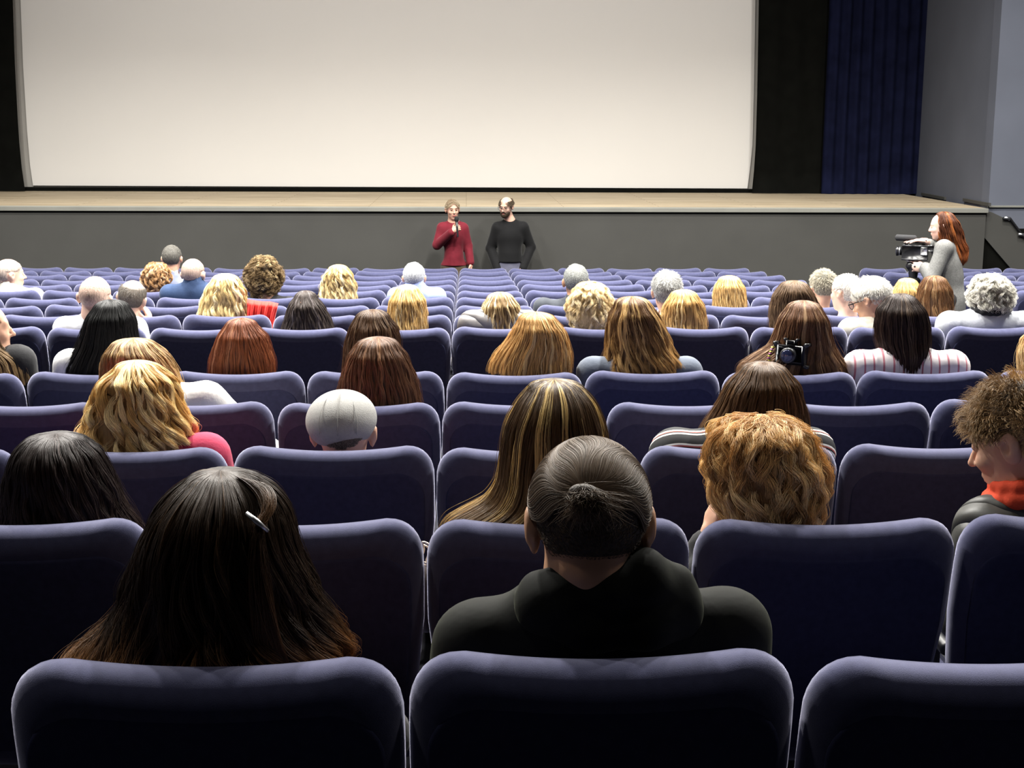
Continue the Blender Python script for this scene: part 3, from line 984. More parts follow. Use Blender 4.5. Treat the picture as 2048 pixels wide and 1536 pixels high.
def long_hair(root, tr, Y, hc, hm, um, n=3000, rad=0.0006, wave=0.004, freq=9, clumps=60, cl=0.5, seed=0, endj=0.06, curl=0.0, k=16, phmax=118, depth=0.118, low=0.138, fly=0.03, part=0.0, rho=(0.93, 1.02), v0max=0.42, under=0.955):
    sh = Shell(tr, Y, hc[2], depth, low)
    rg = np.random.default_rng(seed)
    # under layer
    nv, nu = 46, 48
    pm = R(phmax)
    V = []; idx = {}
    vs = np.linspace(0, 0.985, nv)
    for i, v in enumerate(vs):
        full = np.interp(v, sh.v, sh.z) > hc[2] + 0.05
        m_ = PI if full else pm
        ph = np.linspace(-m_, m_, nu)
        groove = 1 + 0.018 * np.sin(ph * 17 + 3 * np.sin(v * 5 + seed)) * min(1, v * 4) + 0.014 * np.sin(ph * 31 + v * 9 + seed)
        V.append(sh.pt(np.full(nu, v), ph, under * groove))
    V = np.concatenate(V)
    F = [(i * nu + j, i * nu + j + 1, (i + 1) * nu + j + 1, (i + 1) * nu + j) for i in range(nv - 1) for j in range(nu - 1)]
    nn = len(V)
    # inner side gives the mass thickness
    V2 = V.copy(); V2[:, 0] = sh.c.mean() * 0 + np.repeat(np.interp(vs, sh.v, sh.c), nu) + (V[:, 0] - np.repeat(np.interp(vs, sh.v, sh.c), nu)) * 0.88
    V2[:, 1] = sh.Y + (V[:, 1] - sh.Y) * 0.84; V2[:, 2] -= 0.006
    F2 = [tuple(q + nn for q in reversed(f)) for f in F]
    rim = []
    for i in range(nv - 1):
        for j in (0, nu - 1):
            rim.append((i * nu + j, (i + 1) * nu + j, (i + 1) * nu + j + nn, i * nu + j + nn))
    for j in range(nu - 1):
        rim.append(((nv - 1) * nu + j, (nv - 1) * nu + j + 1, (nv - 1) * nu + j + 1 + nn, (nv - 1) * nu + j + nn))
    mass = mesh_obj('hair', np.concatenate([V, V2]), F + F2 + rim, um, root, True, loc=tuple(root.location))
    # strands
    ph0 = rg.uniform(-pm, pm, n)
    cph = np.sort(rg.uniform(-pm, pm, clumps)); ci = np.abs(ph0[:, None] - cph[None, :]).argmin(1)
    cr = rg.uniform(0, 1, clumps); cend = rg.uniform(-1, 1, clumps); cphs = rg.uniform(0, 2 * PI, clumps); cfr = rg.uniform(0.75, 1.3, clumps); cam_ = rg.uniform(0.5, 1.4, clumps)
    v0 = rg.uniform(0, 1, n) ** 1.35 * v0max * min(1, sh.vh / 0.35 if sh.vh < 0.35 else 1.2)
    v1 = np.minimum(0.97 + endj * (0.6 * cend[ci] + 0.6 * rg.uniform(-1, 1, n)), 1.0)
    t = np.linspace(0, 1, k)[None, :]
    v = v0[:, None] + (v1 - v0)[:, None] * t
    tt = np.clip(v * 1.0, 0, 1)
    ph = ph0[:, None] + (cph[ci] - ph0)[:, None] * cl * tt ** 1.2
    if part: ph = ph + part * 0.0
    ro = rg.uniform(rho[0], rho[1], n)[:, None] * np.interp(t, [0, 0.08, 1], [0.955, 1.0, 1.0]) + 0.03 * (cr[ci][:, None] - 0.5)
    P = sh.pt(v, ph, ro)
    Lm = v * sh.len
    phase = 2 * PI * freq * Lm * cfr[ci][:, None] + cphs[ci][:, None] + rg.normal(0, 0.35, n)[:, None]
    amp = (wave * cam_[ci][:, None] + curl * np.clip((t - 0.45) / 0.55, 0, 1) ** 1.5) * np.clip((v - 0.12) / 0.3, 0, 1)
    tang = np.stack([np.cos(ph), np.sin(ph), np.zeros_like(ph)], -1); rad_ = np.stack([np.sin(ph), -np.cos(ph), np.zeros_like(ph)], -1)
    P = P + tang * (amp * np.sin(phase))[..., None] + rad_ * (amp * 0.8 * np.cos(phase))[..., None]
    nf = int(n * fly)
    if nf:
        P[:nf] += (rad_[:nf] * (rg.uniform(0, 0.016, nf)[:, None] * t)[..., None] + rg.normal(0, 0.004, (nf, 1, 3)) * t[..., None])
    strands('hair_strands', P, rad, hm, mass, root.location, cr[ci] * 0.85 + 0.15 * rg.uniform(0, 1, n))
    return mass


# ---- short hair: roots on the scalp
def short_hair(root, hc, M, hm, um, n=2500, length=0.03, rad=0.0007, seed=0, sx=1.0, curl=0.0, freq=60, lift=0.25, hairline=0.045, nape=-0.075, top_bald=False, side=0.0, bulk=0.008, k=7, clumps=90, cl=0.35, crown=(0, -0.055, 0.1), front=0.03, temple=0.0, bald_r=0.085):
    rg = np.random.default_rng(seed)
    Cc = np.array((0, -0.012, 0.028)); Rr = np.array((0.076, 0.098, 0.088))

    def mask(p):
        y, z, x = p[:, 1], p[:, 2], p[:, 0]
        front_edge = (y < 0.078 - np.clip(0.055 - z, 0, 1) * 1.25 + temple)
        ok = front_edge & (z > nape + np.maximum(np.abs(x) - 0.012, 0) * 0.45)
        if top_bald:
            ok &= (np.hypot(x, (y - 0.0)) > bald_r * 0.75) & (z < 0.085)
        ear = (np.abs(x) > 0.05) & (z < 0.03) & (y > -0.022 + 0)
        ok &= ~((np.abs(x) > 0.048) & (z < 0.024) & (y > -0.036))
        return ok
    # cap
    def TL(p): return np.array([(Vector(hc) + M @ (Vector(q) * sx))[:] for q in p])
    nu, nv = 56, 30
    V = []; keep = []
    for i in range(nv + 1):
        th = PI * 0.86 * i / nv
        for j in range(nu):
            a = 2 * PI * j / nu
            dvec = np.array((math.sin(th) * math.sin(a), -math.sin(th) * math.cos(a), math.cos(th)))
            V.append(Cc + Rr * dvec * 1.0 + dvec * bulk * min(1, 0.35 + 0.65 * max(0, (Cc + Rr * dvec)[2] + 0.08) / 0.12))
    V = np.array(V); ok = mask(V)
    F = []
    for i in range(nv):
        for j in range(nu):
            q = (i * nu + j, (i + 1) * nu + j, (i + 1) * nu + (j + 1) % nu, i * nu + (j + 1) % nu)
            if all(ok[a] for a in q): F.append(q)
    W = TL(V); W2 = TL(Cc + (V - Cc) * 0.88)
    nn = len(W)
    # rim faces close the cap against the scalp
    from collections import Counter
    ec = Counter()
    for f in F:
        for a in range(4): ec[(f[a], f[(a + 1) % 4])] += 1
    rim = [(a, a + nn, b + nn, b) for (a, b) in ec if (b, a) not in ec]
    mass = mesh_obj('hair', np.concatenate([W, W2]), F + rim, um, root, True, loc=tuple(root.location))
    # strands
    u = rg.normal(size=(n * 3, 3)); u /= np.linalg.norm(u, axis=1)[:, None]
    p = Cc + Rr * u
    p = p[mask(p)][:n]; n = len(p)
    nrm = (p - Cc) / Rr ** 2; nrm /= np.linalg.norm(nrm, axis=1)[:, None]
    cr_ = np.array(crown); away = p - cr_
    down = np.array((side, 0, -1.0))
    dirn = away / (np.linalg.norm(away, axis=1)[:, None] + 0.01) + 0.55 * down * np.clip((0.09 - p[:, 2:3]) / 0.1, 0, 1)
    dirn -= nrm * (dirn * nrm).sum(1)[:, None]; dirn /= np.linalg.norm(dirn, axis=1)[:, None] + 1e-6
    cc = p[rg.integers(0, n, clumps)]; ci = ((p[:, None] - cc[None]) ** 2).sum(-1).argmin(1)
    cb = rg.normal(0, 0.35, (clumps, 3)); cph = rg.uniform(0, 2 * PI, clumps); cl_ = rg.uniform(0, 1, clumps)
    ln = length * rg.uniform(0.7, 1.15, n) * np.interp(p[:, 2], [-0.08, 0.01, 0.07], [0.2, 0.42, 1.0])
    t = np.linspace(0, 1, k)[None, :, None]
    v = dirn + lift * nrm + cb[ci] * 0.4 + rg.normal(0, 0.10, (n, 3))
    v /= np.linalg.norm(v, axis=1)[:, None]
    P = p[:, None] + nrm[:, None] * (bulk * 0.5) + v[:, None] * ln[:, None, None] * t
    q = (P - Cc) / (Rr + bulk * 0.8); rr = np.linalg.norm(q, axis=2, keepdims=True)
    P = np.where(rr < 1.0, Cc + (P - Cc) / np.maximum(rr, 1e-3) * (1.0 + 0.01 * t), P)
    tipc = cc[ci][:, None] + (dirn + lift * nrm)[:, None] * ln[:, None, None]
    P = P + (tipc - p[:, None]) * 0 * t
    if curl:
        ph = 2 * PI * freq * ln[:, None] * t[..., 0] + cph[ci][:, None] + rg.normal(0, 0.4, n)[:, None]
        bt = np.cross(nrm, dirn)
        P = P + bt[:, None] * (curl * np.sin(ph) * t[..., 0])[..., None] + nrm[:, None] * (curl * (1 + np.cos(ph)) * t[..., 0])[..., None]
    Wp = TL(P.reshape(-1, 3)).reshape(n, k, 3)
    strands('hair_strands', Wp, rad, hm, mass, root.location, cl_[ci])
    return mass


# ---- tight curls: helical locks filling a traced outline
def curly_hair(root, tr, Y, hc, hm, um, n=3000, rad=0.0007, seed=0, amp=0.009, wl=0.03, locks=220, depth=0.125, low=0.10, llen=0.07, phmax=120, under=0.86, k=18, jit=0.004):
    sh = Shell(tr, Y, hc[2], depth, low)
    rg = np.random.default_rng(seed)
    nv, nu = 36, 48; pm = R(phmax)
    V = []
    for v in np.linspace(0, 1, nv):
        full = np.interp(v, sh.v, sh.z) > hc[2] + 0.05
        m_ = PI if full else pm
        ph = np.linspace(-m_, m_, nu)
        g = 1 + 0.03 * np.sin(ph * 13 + v * 20) * np.sin(v * 37 + ph * 5)
        V.append(sh.pt(np.full(nu, v), ph, under * g * (1 if v < 0.93 else 1 - (v - 0.93) * 3)))
    V = np.concatenate(V)
    F = [(i * nu + j, i * nu + j + 1, (i + 1) * nu + j + 1, (i + 1) * nu + j) for i in range(nv - 1) for j in range(nu - 1)]
    F.append(tuple(range((nv - 1) * nu, nv * nu)))
    mass = mesh_obj('hair', V, F, um, root, True, loc=tuple(root.location))
    lph = rg.uniform(-pm, pm, locks); lv = rg.uniform(0.0, 0.93, locks); ld = rg.normal(0, 0.5, locks); lp = rg.uniform(0, 2 * PI, locks)
    lw = rg.uniform(0.75, 1.3, locks) * wl; lh = rg.choice([-1, 1], locks); lr = rg.uniform(0.88, 1.03, locks); lc = rg.uniform(0, 1, locks)
    i = rg.integers(0, locks, n)
    t = np.linspace(0, 1, k)[None, :]
    s_ = t * llen
    v = np.clip(lv[i][:, None] + s_ / sh.len * (0.75 + 0.25 * np.cos(ld[i]))[:, None], 0, 1)
    wv = np.maximum(np.interp(v, sh.v, sh.w), 0.03)
    ph = lph[i][:, None] + ld[i][:, None] * s_ / wv * 0.8
    ro = lr[i][:, None] * np.interp(t, [0, 0.15, 0.85, 1], [0.93, 1.0, 1.0, 0.95])
    P = sh.pt(v, ph, ro)
    a = 2 * PI * s_ / lw[i][:, None] * lh[i][:, None] + lp[i][:, None] + rg.normal(0, 0.3, n)[:, None]
    tang = np.stack([np.cos(ph), np.sin(ph), np.zeros_like(ph)], -1); rad_ = np.stack([np.sin(ph), -np.cos(ph), np.zeros_like(ph)], -1)
    am = amp * np.clip(t * 5, 0, 1) * rg.uniform(0.7, 1.2, n)[:, None]
    P = P + tang * (am * np.sin(a))[..., None] + rad_ * (am * np.cos(a))[..., None] + rg.normal(0, jit, (n, 1, 3))
    strands('hair_strands', P, rad, hm, mass, root.location, lc[i])
    return mass
# ---------------------------------------------------------------- the audience
FAIR = (0.62, 0.36, 0.25); PALE = (0.68, 0.44, 0.34); TAN = (0.48, 0.26, 0.15)
OWNER = {}
LAB = {}


def seated(who, short, r, k, cx, top, cfg, hair, body=FAIR, tops=((0.02, 0.02, 0.022), 'jacket', {}), yaw=0, pitch=0, roll=0, sx=0.95, dy=0.20, sw=0.162, vox=None,
           shy=None, hands=(0.4, 0.4), neck=0.050, gap=0.018, head=None, J_edit=None, trousers=(0.03, 0.035, 0.05), twist=0):
    """cfg: seed etc.; cx, top: crown of the hair in the picture frame"""
    Y = row_y(r); Yh = Y + dy
    tp = at(cx, top, Yh)
    hc = Vector((tp.x, Yh, tp.z - gap - 0.116 * sx))
    M = rotm(yaw, pitch, roll)
    Xs = seat_x(k)
    fz = seat_top_z(r) - SEATH
    root = empty('person', (Xs, Y + 0.3, fz))
    root['category'] = 'person'; root['label'] = who
    root['group'] = 'audience members seated in the cinema'
    OWNER[(r, k)] = short
    shz = at(cx, shy, Yh).z if shy else None
    J = seated_joints(hc, M, Xs, r, sw, shz=shz, twist=twist)
    if J_edit: J_edit(J, hc, Y)
    vox = vox or (0.0075 if r <= 3 else 0.010)
    hd = dict(sx=sx)
    if head: hd.update(head)
    make_body(J, hc, M, skin(body), root, vox, hd, neck, hands)
    col, nm, kw = tops
    m = kw.pop('m', None) or cloth(col)
    kw.setdefault('vox', 0.011 if r <= 3 else 0.014)
    make_top(J, root, m, name=nm, **kw)
    make_trousers(J, root, cloth(trousers)); make_shoes(J, root, PLAS, 0.014)
    if hair: hair(root, Yh, hc, M)
    return root, J, hc, M


def LH(tr, hm, um, **kw):
    return lambda root, Y, hc, M: long_hair(root, tr, Y, hc, hm, um, **kw)


def SHH(hm, um, **kw):
    return lambda root, Y, hc, M: short_hair(root, hc, M, hm, um, **kw)


def CH(tr, hm, um, **kw):
    return lambda root, Y, hc, M: curly_hair(root, tr, Y, hc, hm, um, **kw)


BLD = (0.58, 0.38, 0.14); BLL = (0.80, 0.62, 0.34); BRN = (0.07, 0.032, 0.014); DBR = (0.022, 0.013, 0.009); AUB = (0.16, 0.045, 0.016)
BLK = (0.010, 0.009, 0.009); GRY = (0.26, 0.25, 0.24); WHT = (0.78, 0.76, 0.70); MBR = (0.15, 0.075, 0.03)

# ---- first row from the camera
HM_A = hair_mat((0.034, 0.019, 0.010), (0.42, 0.19, 0.055), (0.10, 0.055, 0.026), 0.10, 0.42, 0.6)  # caramel ends, their colour also brightened for light passing through
ra, Ja, ha, Ma = seated('woman with long dark brown hair pinned half up and caramel curling ends, nearest the camera', 'the long dark haired woman nearest the camera', 1, -1, 440, 941, None,
    LH([(941, 440, 440), (956, 380, 520), (976, 345, 549), (1015, 314, 576), (1054, 298, 584), (1093, 281, 590), (1132, 267, 609), (1171, 253, 628), (1210, 246, 645), (1249, 228, 660), (1275, 196, 672), (1308, 158, 690), (1345, 140, 712), (1400, 150, 716)],
       HM_A, under_mat((0.022, 0.012, 0.007)), n=17000, rad=0.00034, wave=0.006, freq=6.5, clumps=70, cl=0.6, curl=0.034, seed=3, k=26, depth=0.125, low=0.135, endj=0.05), TAN,
    ((0.02, 0.018, 0.02), 'jacket', {}), sx=0.96)
mb = MB()
c0 = at(520, 1046, ha[1] - 0.105)
mb.tube([c0 + Vector((-0.018, -0.004, 0.016)), c0 + Vector((-0.003, -0.012, 0.006)), c0 + Vector((0.012, -0.008, -0.010))], [0.003, 0.0045, 0.003], 8)
hb = mb.build('hair_clip', METAL, ra, True, loc=tuple(ra.location))
# twisted strand gathered to the clip
rg = np.random.default_rng(8)
n = 900
t = np.linspace(0, 1, 16)[None, :, None]
st0 = np.array([list(at(470 + 60 * u_, 952 + 14 * u_, ha[1] - 0.03)) for u_ in rg.uniform(0, 1, n)])
mid = np.array(list(at(562, 1000, ha[1] - 0.085))); end = np.array(list(c0))
Pq = (1 - t) ** 2 * st0[:, None] + 2 * t * (1 - t) * (mid + rg.normal(0, 0.006, (n, 3)))[:, None] + t ** 2 * (end + rg.normal(0, 0.003, (n, 3)))[:, None]
strands('hair_twist', Pq, 0.00035, hair_mat((0.05, 0.026, 0.012), (0.16, 0.08, 0.035)), ra, ra.location)
n = 700
st1 = np.array(end) + rg.normal(0, 0.003, (n, 3))
e2 = np.array([list(at(510 + 70 * u_, 1330, ha[1] - 0.115)) for u_ in rg.uniform(0, 1, n)])
md = np.array(list(at(500, 1120, ha[1] - 0.14)))
Pq = (1 - t) ** 2 * st1[:, None] + 2 * t * (1 - t) * (md + rg.normal(0, 0.008, (n, 3)))[:, None] + t ** 2 * e2[:, None]
strands('hair_tail', Pq, 0.00035, hair_mat((0.035, 0.018, 0.009), (0.12, 0.055, 0.02)), ra, ra.location)

# man with the slicked back hair and black hooded jacket
HM_B = hair_mat((0.075, 0.050, 0.030), (0.14, 0.095, 0.06), (0.26, 0.22, 0.18), 0.05, 0.45)
JB = mat('black_jacket_cloth', (0.0045, 0.0048, 0.0038), 0.8, 0.14, noise=0.1, bump=0.25, bscale=40, sheen=0.05, sheen_tint=(0.8, 0.85, 0.6))


def jb(J, hc, Y):
    c = at(1200, 1178, Y + 0.17)
    J['neck'] = Vector((c.x, Y + 0.165, c.z + 0.03))
    J['sh'] = [at(945, 1290, Y + 0.20), at(1462, 1262, Y + 0.20)]
    J['el'] = [J['sh'][0] + Vector((-0.050, 0.09, -0.27)), J['sh'][1] + Vector((0.050, 0.09, -0.27))]


HU_B = under_mat((0.045, 0.031, 0.02))
rb, Jb, hb_, Mb = seated('man with swept back dark hair in a small knot wearing a black hooded jacket', 'the man in the black hooded jacket', 1, 0, 1181, 879, None,
    SHH(HM_B, HU_B, n=9000, length=0.010, rad=0.00032, seed=5, sx=1.04, lift=0.05, bulk=0.009, nape=-0.066, k=5, crown=(0, 0.16, 0.10), clumps=260), TAN,
    ((0, 0, 0), 'jacket', dict(m=JB, vox=0.008)), pitch=14, sx=1.04, dy=0.17, sw=0.2, vox=0.005, neck=0.058, gap=0.012, J_edit=jb, head=dict(ear=1.12))
# small knot of hair at the back of the head and the swept strands that run into it
kn = at(1172, 992, hb_[1] - 0.112)
bm_ = Field(np.array(kn) - 0.05, np.array(kn) + 0.05, 0.003)
bm_.ell(kn, (0.026, 0.014, 0.017), rotm(0, 0, 15), 0.01)
bm_.cap(kn + Vector((0.004, 0.0, -0.006)), kn + Vector((0.012, 0.012, -0.03)), 0.010, 0.004, 0.01)
bun = bm_.build('hair_knot', HU_B, rb, rb.location)
rg = np.random.default_rng(21)
n = 6000
an = rg.uniform(-PI * 0.98, PI * 0.98, n)
el = rg.uniform(0.75, 1.0, n)
Cl = np.array((0, -0.012, 0.028)); Rl = np.array((0.076, 0.098, 0.088)) + 0.011
kl = np.array(Mb.transposed() @ (Vector(kn) - Vector(hb_))) / 1.04
kd = (kl - Cl) / Rl; kd /= np.linalg.norm(kd)
e1 = np.cross(kd, (0, 0, 1.0)); e1 /= np.linalg.norm(e1); e2 = np.cross(e1, kd)
a0 = an[:, None, None]; t = np.linspace(0, 1, 14)[None, :, None]
span = np.where(np.abs(an) < 1.9, 1.9, 0.75)[:, None, None] * el[:, None, None]
span = span * np.interp(np.cos(an), [-1, -0.2, 0.3, 1], [0.45, 0.75, 1.15, 1.25])[:, None, None]
g = span * (1 - t) ** 0.9 + 0.10 * t
dr = e1 * np.sin(a0 + 0.10 * np.sin(g * 6 + a0 * 5)) + e2 * np.cos(a0 + 0.10 * np.sin(g * 6 + a0 * 5))
Pl = Cl + Rl * (kd * np.cos(g) + dr * np.sin(g)) * (1 + rg.uniform(-0.015, 0.02, n)[:, None, None] + 0.02 * t)
Pw = np.array([list(Vector(hb_) + Mb @ (Vector(q) * 1.04)) for q in Pl.reshape(-1, 3)]).reshape(n, 14, 3)
strands('swept_hair', Pw, 0.00036, HM_B, rb, rb.location, rg.uniform(0, 1, n))
n = 700
tip = np.array(kn) + rg.normal(0, 1, (n, 3)) * np.array((0.010, 0.004, 0.006))
dirs = rg.normal(0, 1, (n, 3)) * np.array((0.022, 0.010, 0.012)) + np.array((0.008, -0.004, -0.022))
t2 = np.linspace(0, 1, 8)[None, :, None]
strands('knot_strands', tip[:, None] + np.array((0, -0.012, 0.004)) * np.sin(t2 * PI) * 1.4 + dirs[:, None] * t2 ** 1.3, 0.00035, HM_B, bun, rb.location)
# hood lying behind the neck
lo = np.array(at(960, 1330, hb_[1] + 0.1)) - 0.1; hi = np.array(at(1450, 1080, hb_[1] + 0.1)) + 0.1; lo[1] = row_y(1) - 0.02; hi[1] = row_y(1) + 0.42
f = Field(lo, hi, 0.005)
yb = row_y(1)
ringp = [(1040, 1222, 0.150), (1078, 1180, 0.105), (1140, 1156, 0.075), (1215, 1140, 0.066), (1290, 1134, 0.075), (1350, 1166, 0.11), (1378, 1215, 0.16)]
pr = [at(x, y, yb + d + 0.045) for x, y, d in ringp]
for a, b in zip(pr, pr[1:]): f.cap(a, b, 0.026, 0.026, 0.012)
pr2 = [at(x, y + 36, yb + d + 0.035) for x, y, d in ringp[1:-1]]
for a, b in zip(pr2, pr2[1:]): f.cap(a, b, 0.030, 0.030, 0.02)
pr3 = [at(x, y, yb + d + 0.03) for x, y, d in [(1090, 1215, 0.10), (1180, 1246, 0.085), (1290, 1240, 0.09), (1350, 1225, 0.12)]]
for a, b in zip(pr3, pr3[1:]): f.cap(a, b, 0.040, 0.042, 0.02)
f.cap(at(1070, 1205, yb + 0.085), at(1180, 1190, yb + 0.062), 0.006, 0.004, 0.012, True)
f.build('hood', JB, rb, rb.location)

# ---- second row
seated('woman with straight very dark hair at the left edge, second row', 'the very dark haired woman at the left edge', 2, -2, 112, 867, None,
    LH([(867, 112, 112), (880, 48, 168), (900, 32, 196), (940, 17, 214), (980, 8, 233), (1020, 2, 250), (1050, -4, 268), (1080, -8, 284), (1120, 0, 270)],
       hair_mat((0.020, 0.012, 0.010), (0.05, 0.028, 0.02), (0.07, 0.05, 0.045), 0.1), under_mat((0.016, 0.01, 0.008)), n=11000, rad=0.0004, wave=0.004, curl=0.008, seed=4, clumps=80, k=20), FAIR,
    ((0.02, 0.016, 0.03), 'jacket', {}))
seated('woman with long brown hair streaked blonde, half hidden by the man in black hooded jacket', 'the woman with blonde streaked long hair', 2, 0, 1106, 759, None,
    LH([(759, 1108, 1108), (772, 1060, 1165), (800, 1036, 1190), (841, 1014, 1206), (873, 1007, 1214), (922, 1002, 1216), (962, 997, 1216), (1000, 975, 1216), (1020, 935, 1214), (1040, 895, 1212), (1075, 880, 1210)],
       hair_mat((0.085, 0.048, 0.022), (0.20, 0.12, 0.05), (0.72, 0.52, 0.22), 0.30, 0.36), under_mat((0.07, 0.04, 0.018)), n=13000, rad=0.0004, wave=0.0025, freq=4, seed=6, clumps=70, k=22, cl=0.45), FAIR,
    ((0.05, 0.03, 0.02), 'blouse', {}))


def chin_hand(side, px, py, dx=0.06):
    def e(J, hc, Y):
        w = at(px, py, hc[1] + 0.02)
        J['wr'][side] = w; s = -1 if side == 0 else 1
        J['el'][side] = Vector((w.x + s * dx, Y + 0.36, w.z - 0.24))
        J['hd'][side] = (Vector((-s * 0.15, 0.15, 1)), Vector((-s * 1, 0.2, 0)), Vector((0, -1, 0.2)))
    return e


seated('woman with short curly golden blonde hair resting her cheek on her hand', 'the woman with short curly golden hair', 2, 1, 1530, 834, None,
    CH([(834, 1522, 1522), (845, 1450, 1585), (864, 1422, 1622), (901, 1413, 1634), (940, 1414, 1655), (975, 1420, 1656), (1005, 1432, 1648), (1030, 1446, 1640), (1060, 1470, 1622)],
       hair_mat((0.50, 0.29, 0.11), (0.74, 0.48, 0.20), (0.85, 0.62, 0.32), 0.3, 0.4), under_mat((0.32, 0.18, 0.065)), n=13000, rad=0.00042, seed=7, amp=0.007, wl=0.085, locks=260, llen=0.095, under=0.90, jit=0.004, k=20, depth=0.13), FAIR,
    ((0.010, 0.010, 0.012), 'jacket', {}), pitch=8, vox=0.006, J_edit=chin_hand(0, 1418, 1092), hands=(0.5, 0.4))

# young man at the right edge, looking down to the left
QG = mat('grey_quilted_nylon', (0.055, 0.055, 0.050), 0.5, 0.35, bump=0.5, bscale=25, quilt=7)
OR = mat('orange_hood_cotton', (0.62, 0.07, 0.03), 0.85, 0.15, noise=0.08, bump=0.3, bscale=200)


def jf(J, hc, Y):
    J['neck'] = at(2058, 1010, hc[1] - 0.03)
    J['sh'] = [at(1972, 1062, Y + 0.20), at(2200, 1062, Y + 0.20)]
    J['el'] = [at(1935, 1240, Y + 0.30), at(2260, 1250, Y + 0.3)]


rf, Jf, hf, Mf = seated('young man at the right edge in grey quilted jacket and orange hood, looking down', 'the young man in the orange hood', 2, 2, 2050, 752, None,
    SHH(hair_mat((0.13, 0.08, 0.035), (0.32, 0.20, 0.09), (0.5, 0.34, 0.17), 0.25), under_mat((0.06, 0.038, 0.02)), n=9000, length=0.036, rad=0.0004, seed=9, sx=1.08, lift=0.24, bulk=0.012, nape=-0.05, curl=0.010, freq=26, k=12, clumps=130), FAIR,
    ((0, 0, 0), 'quilted_jacket', dict(m=QG, vox=0.008, g=0.022)), yaw=48, pitch=20, roll=0, sx=1.08, dy=0.24, sw=0.2, vox=0.0045, neck=0.056, gap=0.022, J_edit=jf, head=dict(ear=1.1))
lo = np.array(at(1930, 1080, hf[1])) - 0.12; hi = np.array(at(2200, 880, hf[1])) + 0.12
f = Field(lo, hi, 0.005)
cc = at(2070, 966, hf[1] - 0.02)
rr = 0.092
for j in range(2):
    pts = [cc + Vector((rr * (1 - 0.1 * j) * math.cos(a) , 0.9 * rr * math.sin(a), -0.018 + 0.030 * j + 0.022 * math.cos(a) - 0.012 * math.sin(a))) for a in np.linspace(0, 2 * PI, 17)]
    for a, b in zip(pts, pts[1:]): f.cap(a, b, 0.020 - 0.004 * j, 0.020 - 0.004 * j, 0.006)
f.build('hood_collar', OR, rf, rf.location)

# ---- third row
seated('woman with wavy golden blonde hair and a raspberry pink top', 'the wavy blonde in the pink top', 3, -2, 272, 721, None,
    LH([(721, 270, 270), (735, 232, 318), (760, 203, 347), (790, 190, 358), (820, 181, 364), (850, 171, 381), (872, 165, 385), (890, 172, 383), (900, 190, 372)],
       hair_mat((0.55, 0.33, 0.11), (0.85, 0.60, 0.25), (0.92, 0.74, 0.40), 0.35), under_mat((0.34, 0.2, 0.07)), n=9000, rad=0.00045, wave=0.010, freq=9, curl=0.016, seed=10, clumps=46, cl=0.75, k=26), PALE,
    ((0.48, 0.045, 0.10), 'pink_top', {}), shy=872, sw=0.19)

CAPM = mat('light_grey_linen', (0.34, 0.335, 0.32), 0.9, 0.15, noise=0.06, nscale=120, bump=0.5, bscale=400)
rh, Jh, hh, Mh = seated('man wearing a light grey linen flat cap', 'the man in the light grey flat cap', 3, -1, 686, 783, None,
    SHH(hair_mat((0.16, 0.13, 0.10), (0.25, 0.2, 0.16)), under_mat((0.1, 0.08, 0.06)), n=3000, length=0.012, rad=0.0005, seed=11, sx=1.02, bulk=0.003, nape=-0.06, lift=0.15, top_bald=True, bald_r=0.125), FAIR,
    ((0.02, 0.02, 0.025), 'jacket', {}), sx=1.02, vox=0.006, gap=0.004)
f = Field(np.array(hh) - 0.18, np.array(hh) + np.array((0.18, 0.24, 0.18)), 0.004)
f.ell(hh + Vector((-0.006, 0.0, 0.042)), (0.100, 0.122, 0.082), rotm(0, -4, -5), 0.01)
f.ell(hh + Vector((0, 0.075, 0.030)), (0.088, 0.085, 0.036), rotm(0, 12, 0), 0.02)
f.ell(hh + Vector((0, 0.145, 0.018)), (0.070, 0.055, 0.010), rotm(0, 18, 0), 0.01)
f.ell(hh + Vector((0, -0.01, -0.055)), (0.082, 0.103, 0.062), None, 0.006, True)
cap = f.build('flat_cap', CAPM, rh, rh.location)
mb = MB()
for sx_ in (-0.045, 0.0, 0.045):
    pts = []
    for a in np.linspace(-0.25, 1.35, 18):
        s_ = math.sqrt(max(0, 1 - (sx_ / 0.1) ** 2))
        pts.append(hh + Vector((-0.006 + sx_ * (0.55 + 0.6 * math.cos(a)) / 1.0, -0.1235 * s_ * math.cos(a), 0.042 + 0.0835 * s_ * math.sin(a))))
    mb.tube(pts, 0.0012, 6)
mb.build('cap_seam', CAPM, cap, True, loc=tuple(rh.location))

STR = stripe_mat('black_striped_cloth', (0.02, 0.02, 0.022), [(0.25, (0.8, 0.78, 0.72)), (0.36, (0.02, 0.02, 0.022)), (0.45, (0.5, 0.12, 0.10)), (0.53, (0.8, 0.78, 0.72)), (0.64, (0.02, 0.02, 0.022))], 14.0, 'YZ', phase=0.35)
seated('woman with straight mid brown hair and a black striped top', 'the brown haired woman in the striped top', 3, 1, 1528, 724, None,
    LH([(724, 1528, 1528), (738, 1484, 1572), (770, 1456, 1598), (800, 1440, 1605), (830, 1424, 1612), (860, 1405, 1616), (890, 1398, 1620), (920, 1400, 1620)],
       hair_mat((0.075, 0.038, 0.016), (0.15, 0.08, 0.035), (0.20, 0.11, 0.05), 0.2), under_mat((0.05, 0.027, 0.012)), n=8000, rad=0.00045, wave=0.003, seed=12, k=16), FAIR,
    ((0, 0, 0), 'striped_top', dict(m=STR, g=0.016)), sw=0.20, shy=864)

